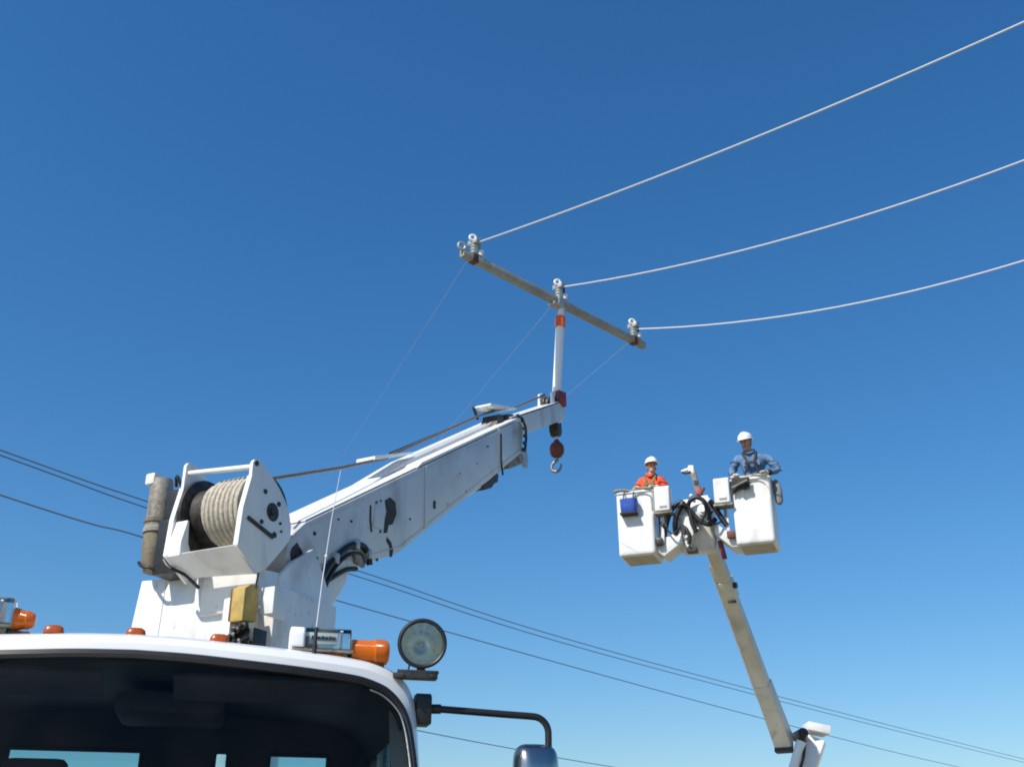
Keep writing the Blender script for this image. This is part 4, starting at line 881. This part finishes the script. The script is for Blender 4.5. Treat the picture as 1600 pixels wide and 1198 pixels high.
    for dz, rr_ in ((0, .098), (.03, .088), (.05, .080), (.03, .096)):
        rws.append([nk2 + Vector((rr_ * math.cos(t), rr_ * 1.0 * math.sin(t), dz - .045 * max(0, -math.sin(t)) ** 3)) for t in [2 * math.pi * q_ / 24 for q_ in range(24)]])
    co.grid(rws, closed=True); co.build('collar', shirt, body, smooth=60)
    c0 = Vector(J['chest'][0])
    for sx in (-1, 1): MB().box(c0.x + sx * .095 - .04, c0.x + sx * .095 + .04, c0.y - .135, c0.y - .118, c0.z - .07, c0.z + .02).build('pocket', shirt, body, bevel=.006)
    # harness straps over the chest
    ch_ = Vector(J['chest'][0]); nk_ = Vector(J['neck0'][0])
    hz = MB()
    for sx in (-1, 1):
        q = [ch_ + Vector((sx * .11, .12, .02)), nk_ + Vector((sx * .10, .03, .035)), nk_ + Vector((sx * .10, -.06, .0)), ch_ + Vector((sx * .07, -.148, .04)), ch_ + Vector((sx * .055, -.155, -.06)), ch_ + Vector((sx * .11, -.14, -.20))]
        Q = bez(q, 5)
        for a, b in zip(Q, Q[1:]): hz.bar(a, b, .032, .010, up=(0, -1, .3))
    hz.bar(ch_ + Vector((-.09, -.158, -.03)), ch_ + Vector((.09, -.158, -.03)), .012, .04)
    hz.build('harness', harness, body)
    return body
def stand(hx=0, hy=0):
    return {'hip': ((0, 0, .95), (.16, .12)), 'waist': ((0, 0, 1.10), (.15, .115)), 'chest': ((0, 0, 1.30), (.185, .135)), 'neck0': ((0, .0, 1.44), (.085, .07)), 'neck1': ((0, -.01, 1.495), .062),
            'jaw': ((0, -.03, 1.55), .056), 'skull': ((0, -.02, 1.62), .07), 'crown': ((0, -.01, 1.68), .055),
            'shl': ((.19, 0, 1.40), .072), 'shr': ((-.19, 0, 1.40), .072), 'ell': ((.27, .02, 1.12), .052), 'elr': ((-.27, .02, 1.12), .052),
            'wrl': ((.26, -.2, 1.02), .034), 'wrr': ((-.26, -.2, 1.02), .034), 'pal': ((.25, -.27, 1.01), (.04, .022)), 'par': ((-.25, -.27, 1.01), (.04, .022)),
            'thl': ((.10, 0, .86), .095), 'thr': ((-.10, 0, .86), .095), 'knl': ((.11, -.01, .49), .06), 'knr': ((-.11, -.01, .49), .06), 'anl': ((.11, .02, .09), .045), 'anr': ((-.11, .02, .09), .045),
            'tol': ((.12, -.14, .05), .045), 'tor': ((-.12, -.14, .05), .045)}
def shift(J, keys, d):
    for k in keys: J[k] = (tuple(Vector(J[k][0]) + Vector(d)), J[k][1])
UP1 = ['chest', 'neck0', 'neck1', 'jaw', 'skull', 'crown', 'shl', 'shr']
# left worker, orange shirt: leans a little to his left, looks right of the camera; hands on the lip
J = stand(); shift(J, UP1, (.05, 0, 0)); shift(J, ['neck1', 'jaw', 'skull', 'crown'], (.03, -.02, 0)); shift(J, ['chest'], (0, 0, 0))
J['ell'] = ((.31, -.02, 1.15), .052); J['elr'] = ((-.23, -.02, 1.15), .052)
J['wrl'] = ((.18, -.28, 1.15), .034); J['wrr'] = ((-.18, -.30, 1.14), .034); J['pal'] = ((.14, -.35, 1.15), (.04, .022)); J['par'] = ((-.14, -.37, 1.15), (.04, .022))
p1 = person('person', 'worker in orange shirt and white hard hat standing in the left bucket', _BT @ Vector((.47, .40, BZ + .055)), R(-20), .955, J, {'gloves': True}, 'orange_shirt', look=(R(28), R(0)))
# right worker, denim shirt: leans forward over the lip, looks down to the left of the picture
J = stand(); shift(J, UP1, (-.03, -.12, -.01)); shift(J, ['waist'], (0, -.05, 0)); shift(J, ['neck0', 'neck1', 'jaw', 'skull', 'crown'], (-.02, -.05, .0)); shift(J, ['jaw', 'skull', 'crown'], (-.03, -.03, .0))
J['shl'] = ((.22, -.11, 1.37), .082); J['shr'] = ((-.24, -.13, 1.42), .082)
J['ell'] = ((.36, -.15, 1.12), .062); J['elr'] = ((-.35, -.16, 1.16), .062); J['chest'] = (J['chest'][0], (.205, .15)); J['waist'] = (J['waist'][0], (.18, .14))
J['wrl'] = ((.20, -.31, 1.05), .038); J['wrr'] = ((-.29, -.32, 1.05), .038); J['pal'] = ((.17, -.385, 1.05), (.044, .026)); J['par'] = ((-.27, -.40, 1.045), (.044, .026))
p2 = person('person', 'worker in blue denim shirt and white hard hat leaning in the right bucket', _BT @ Vector((2.25, .40, BZ + .06)), R(-20), 1.04, J, {'gloves': True}, 'denim_shirt', look=(R(-22), R(14)), harness='dark_cloth', cuff='dark_cloth')

# =================================================================== THINGS HANGING ON THE BUCKETS
bag = thing('tool_bag', 'blue open-top tool bag hanging on the front of the left bucket', 'bag', _BT @ Vector((.23, -.07, BZ + .66)), R(-20))
bb = MB(); rows = []
for z, w, d in ((0, .10, .055), (.02, .125, .07), (.15, .135, .08), (.26, .14, .085), (.26, .125, .07), (.2, .12, .065)):
    rows.append([Vector((w * math.copysign(abs(math.cos(t)) ** .5, math.cos(t)), d * math.copysign(abs(math.sin(t)) ** .5, math.sin(t)), z)) for t in [2 * math.pi * i / 24 for i in range(24)]])
bb.grid(rows, closed=True); bb.add(rows[0], [tuple(range(24))[::-1]]); bb.add(rows[-1], [tuple(range(24))]); bb.build('pouch', 'blue_cloth', bag, smooth=60)
st = MB()
for x in (-.08, .08): st.tube(bez([(x, .0, .25), (x, .0, .33), (x, .07, .415), (x, .12, .43)], 5), .010, 6)
st.build('strap', 'dark_cloth', bag)
bt2 = MB(); bt2.box(-.14, .14, -.088, .088, -.005, .03); bt2.build('base', 'dark_cloth', bag, bevel=.02)
ap = thing('tool_apron', 'dark sagging tool apron draped on the front of the right bucket', 'bag', _BT @ Vector((2.06, -.05, BZ + .80)), R(-20))
A_ = MB(); rows = []
for k in range(7):
    t = k / 6; row = []
    for i in range(13):
        s = i / 12; row.append(Vector((lerp(-.15, .13, s), -.02 - .04 * math.sin(s * math.pi) * math.sin(t * 3.0) - .012 * math.sin(s * 9 + t * 4), lerp(.26, .0 + .12 * s + .03 * math.sin(s * 5), t))))
    rows.append(row)
A_.grid(rows); back = [[q + Vector((0, .03, 0)) for q in r_] for r_ in rows]; A_.grid(back)
edge = lambda a, b: A_.grid([a, b])
edge(rows[0], back[0]); edge(rows[-1], back[-1]); edge([r_[0] for r_ in rows], [r_[0] for r_ in back]); edge([r_[-1] for r_ in rows], [r_[-1] for r_ in back])
A_.build('cloth', 'dark_cloth', ap, smooth=70)
tl_ = MB(); tl_.tube([(-.14, -.07, .10), (.11, -.07, .20)], .018, 8); tl_.build('tool_handle', 'grey_cast', ap)
bl2 = thing('rolled_blanket', 'grey rolled rubber blanket slung on the right side of the right bucket', 'blanket', _BT @ Vector((2.56, .24, BZ + .66)), R(-20))
MB().tube([(.03, -.04, 0), (.03, -.03, .04), (.02, 0, .2), (.005, .03, .36), (-.01, .05, .42)], [.035, .06, .07, .062, .03], 16).build('roll', 'grey_cloth', bl2)
MB().tube(bez([(-.02, .02, .38), (-.06, .03, .42), (-.10, .03, .425)], 5), .010, 6).build('strap', 'dark_cloth', bl2)
# insulated hoses / gloves lying along the lips
for k, (xa, xb, lab) in enumerate(((-.02, .60, 'grimy grey hose lying along the lip of the left bucket'), (1.90, 2.46, 'pale hose lying along the lip of the right bucket'))):
    o_ = _BT @ Vector((xa, -.01, BZ + 1.10)); h_ = MB(); pts = []
    for i in range(15):
        s = i / 14; pts.append(Vector(((xb - xa) * s, -.015 * math.sin(s * 8), .012 * math.sin(s * 11 + k) + .0)))
    ho_ = h_.tube(pts, [.022 + .004 * math.sin(i * 1.7) for i in range(15)], 10).build('lip_hose', 'glove' if k else 'dirty_hose', loc=o_, rot=(0, 0, R(-20)))
    tag(ho_, lab, 'hose')
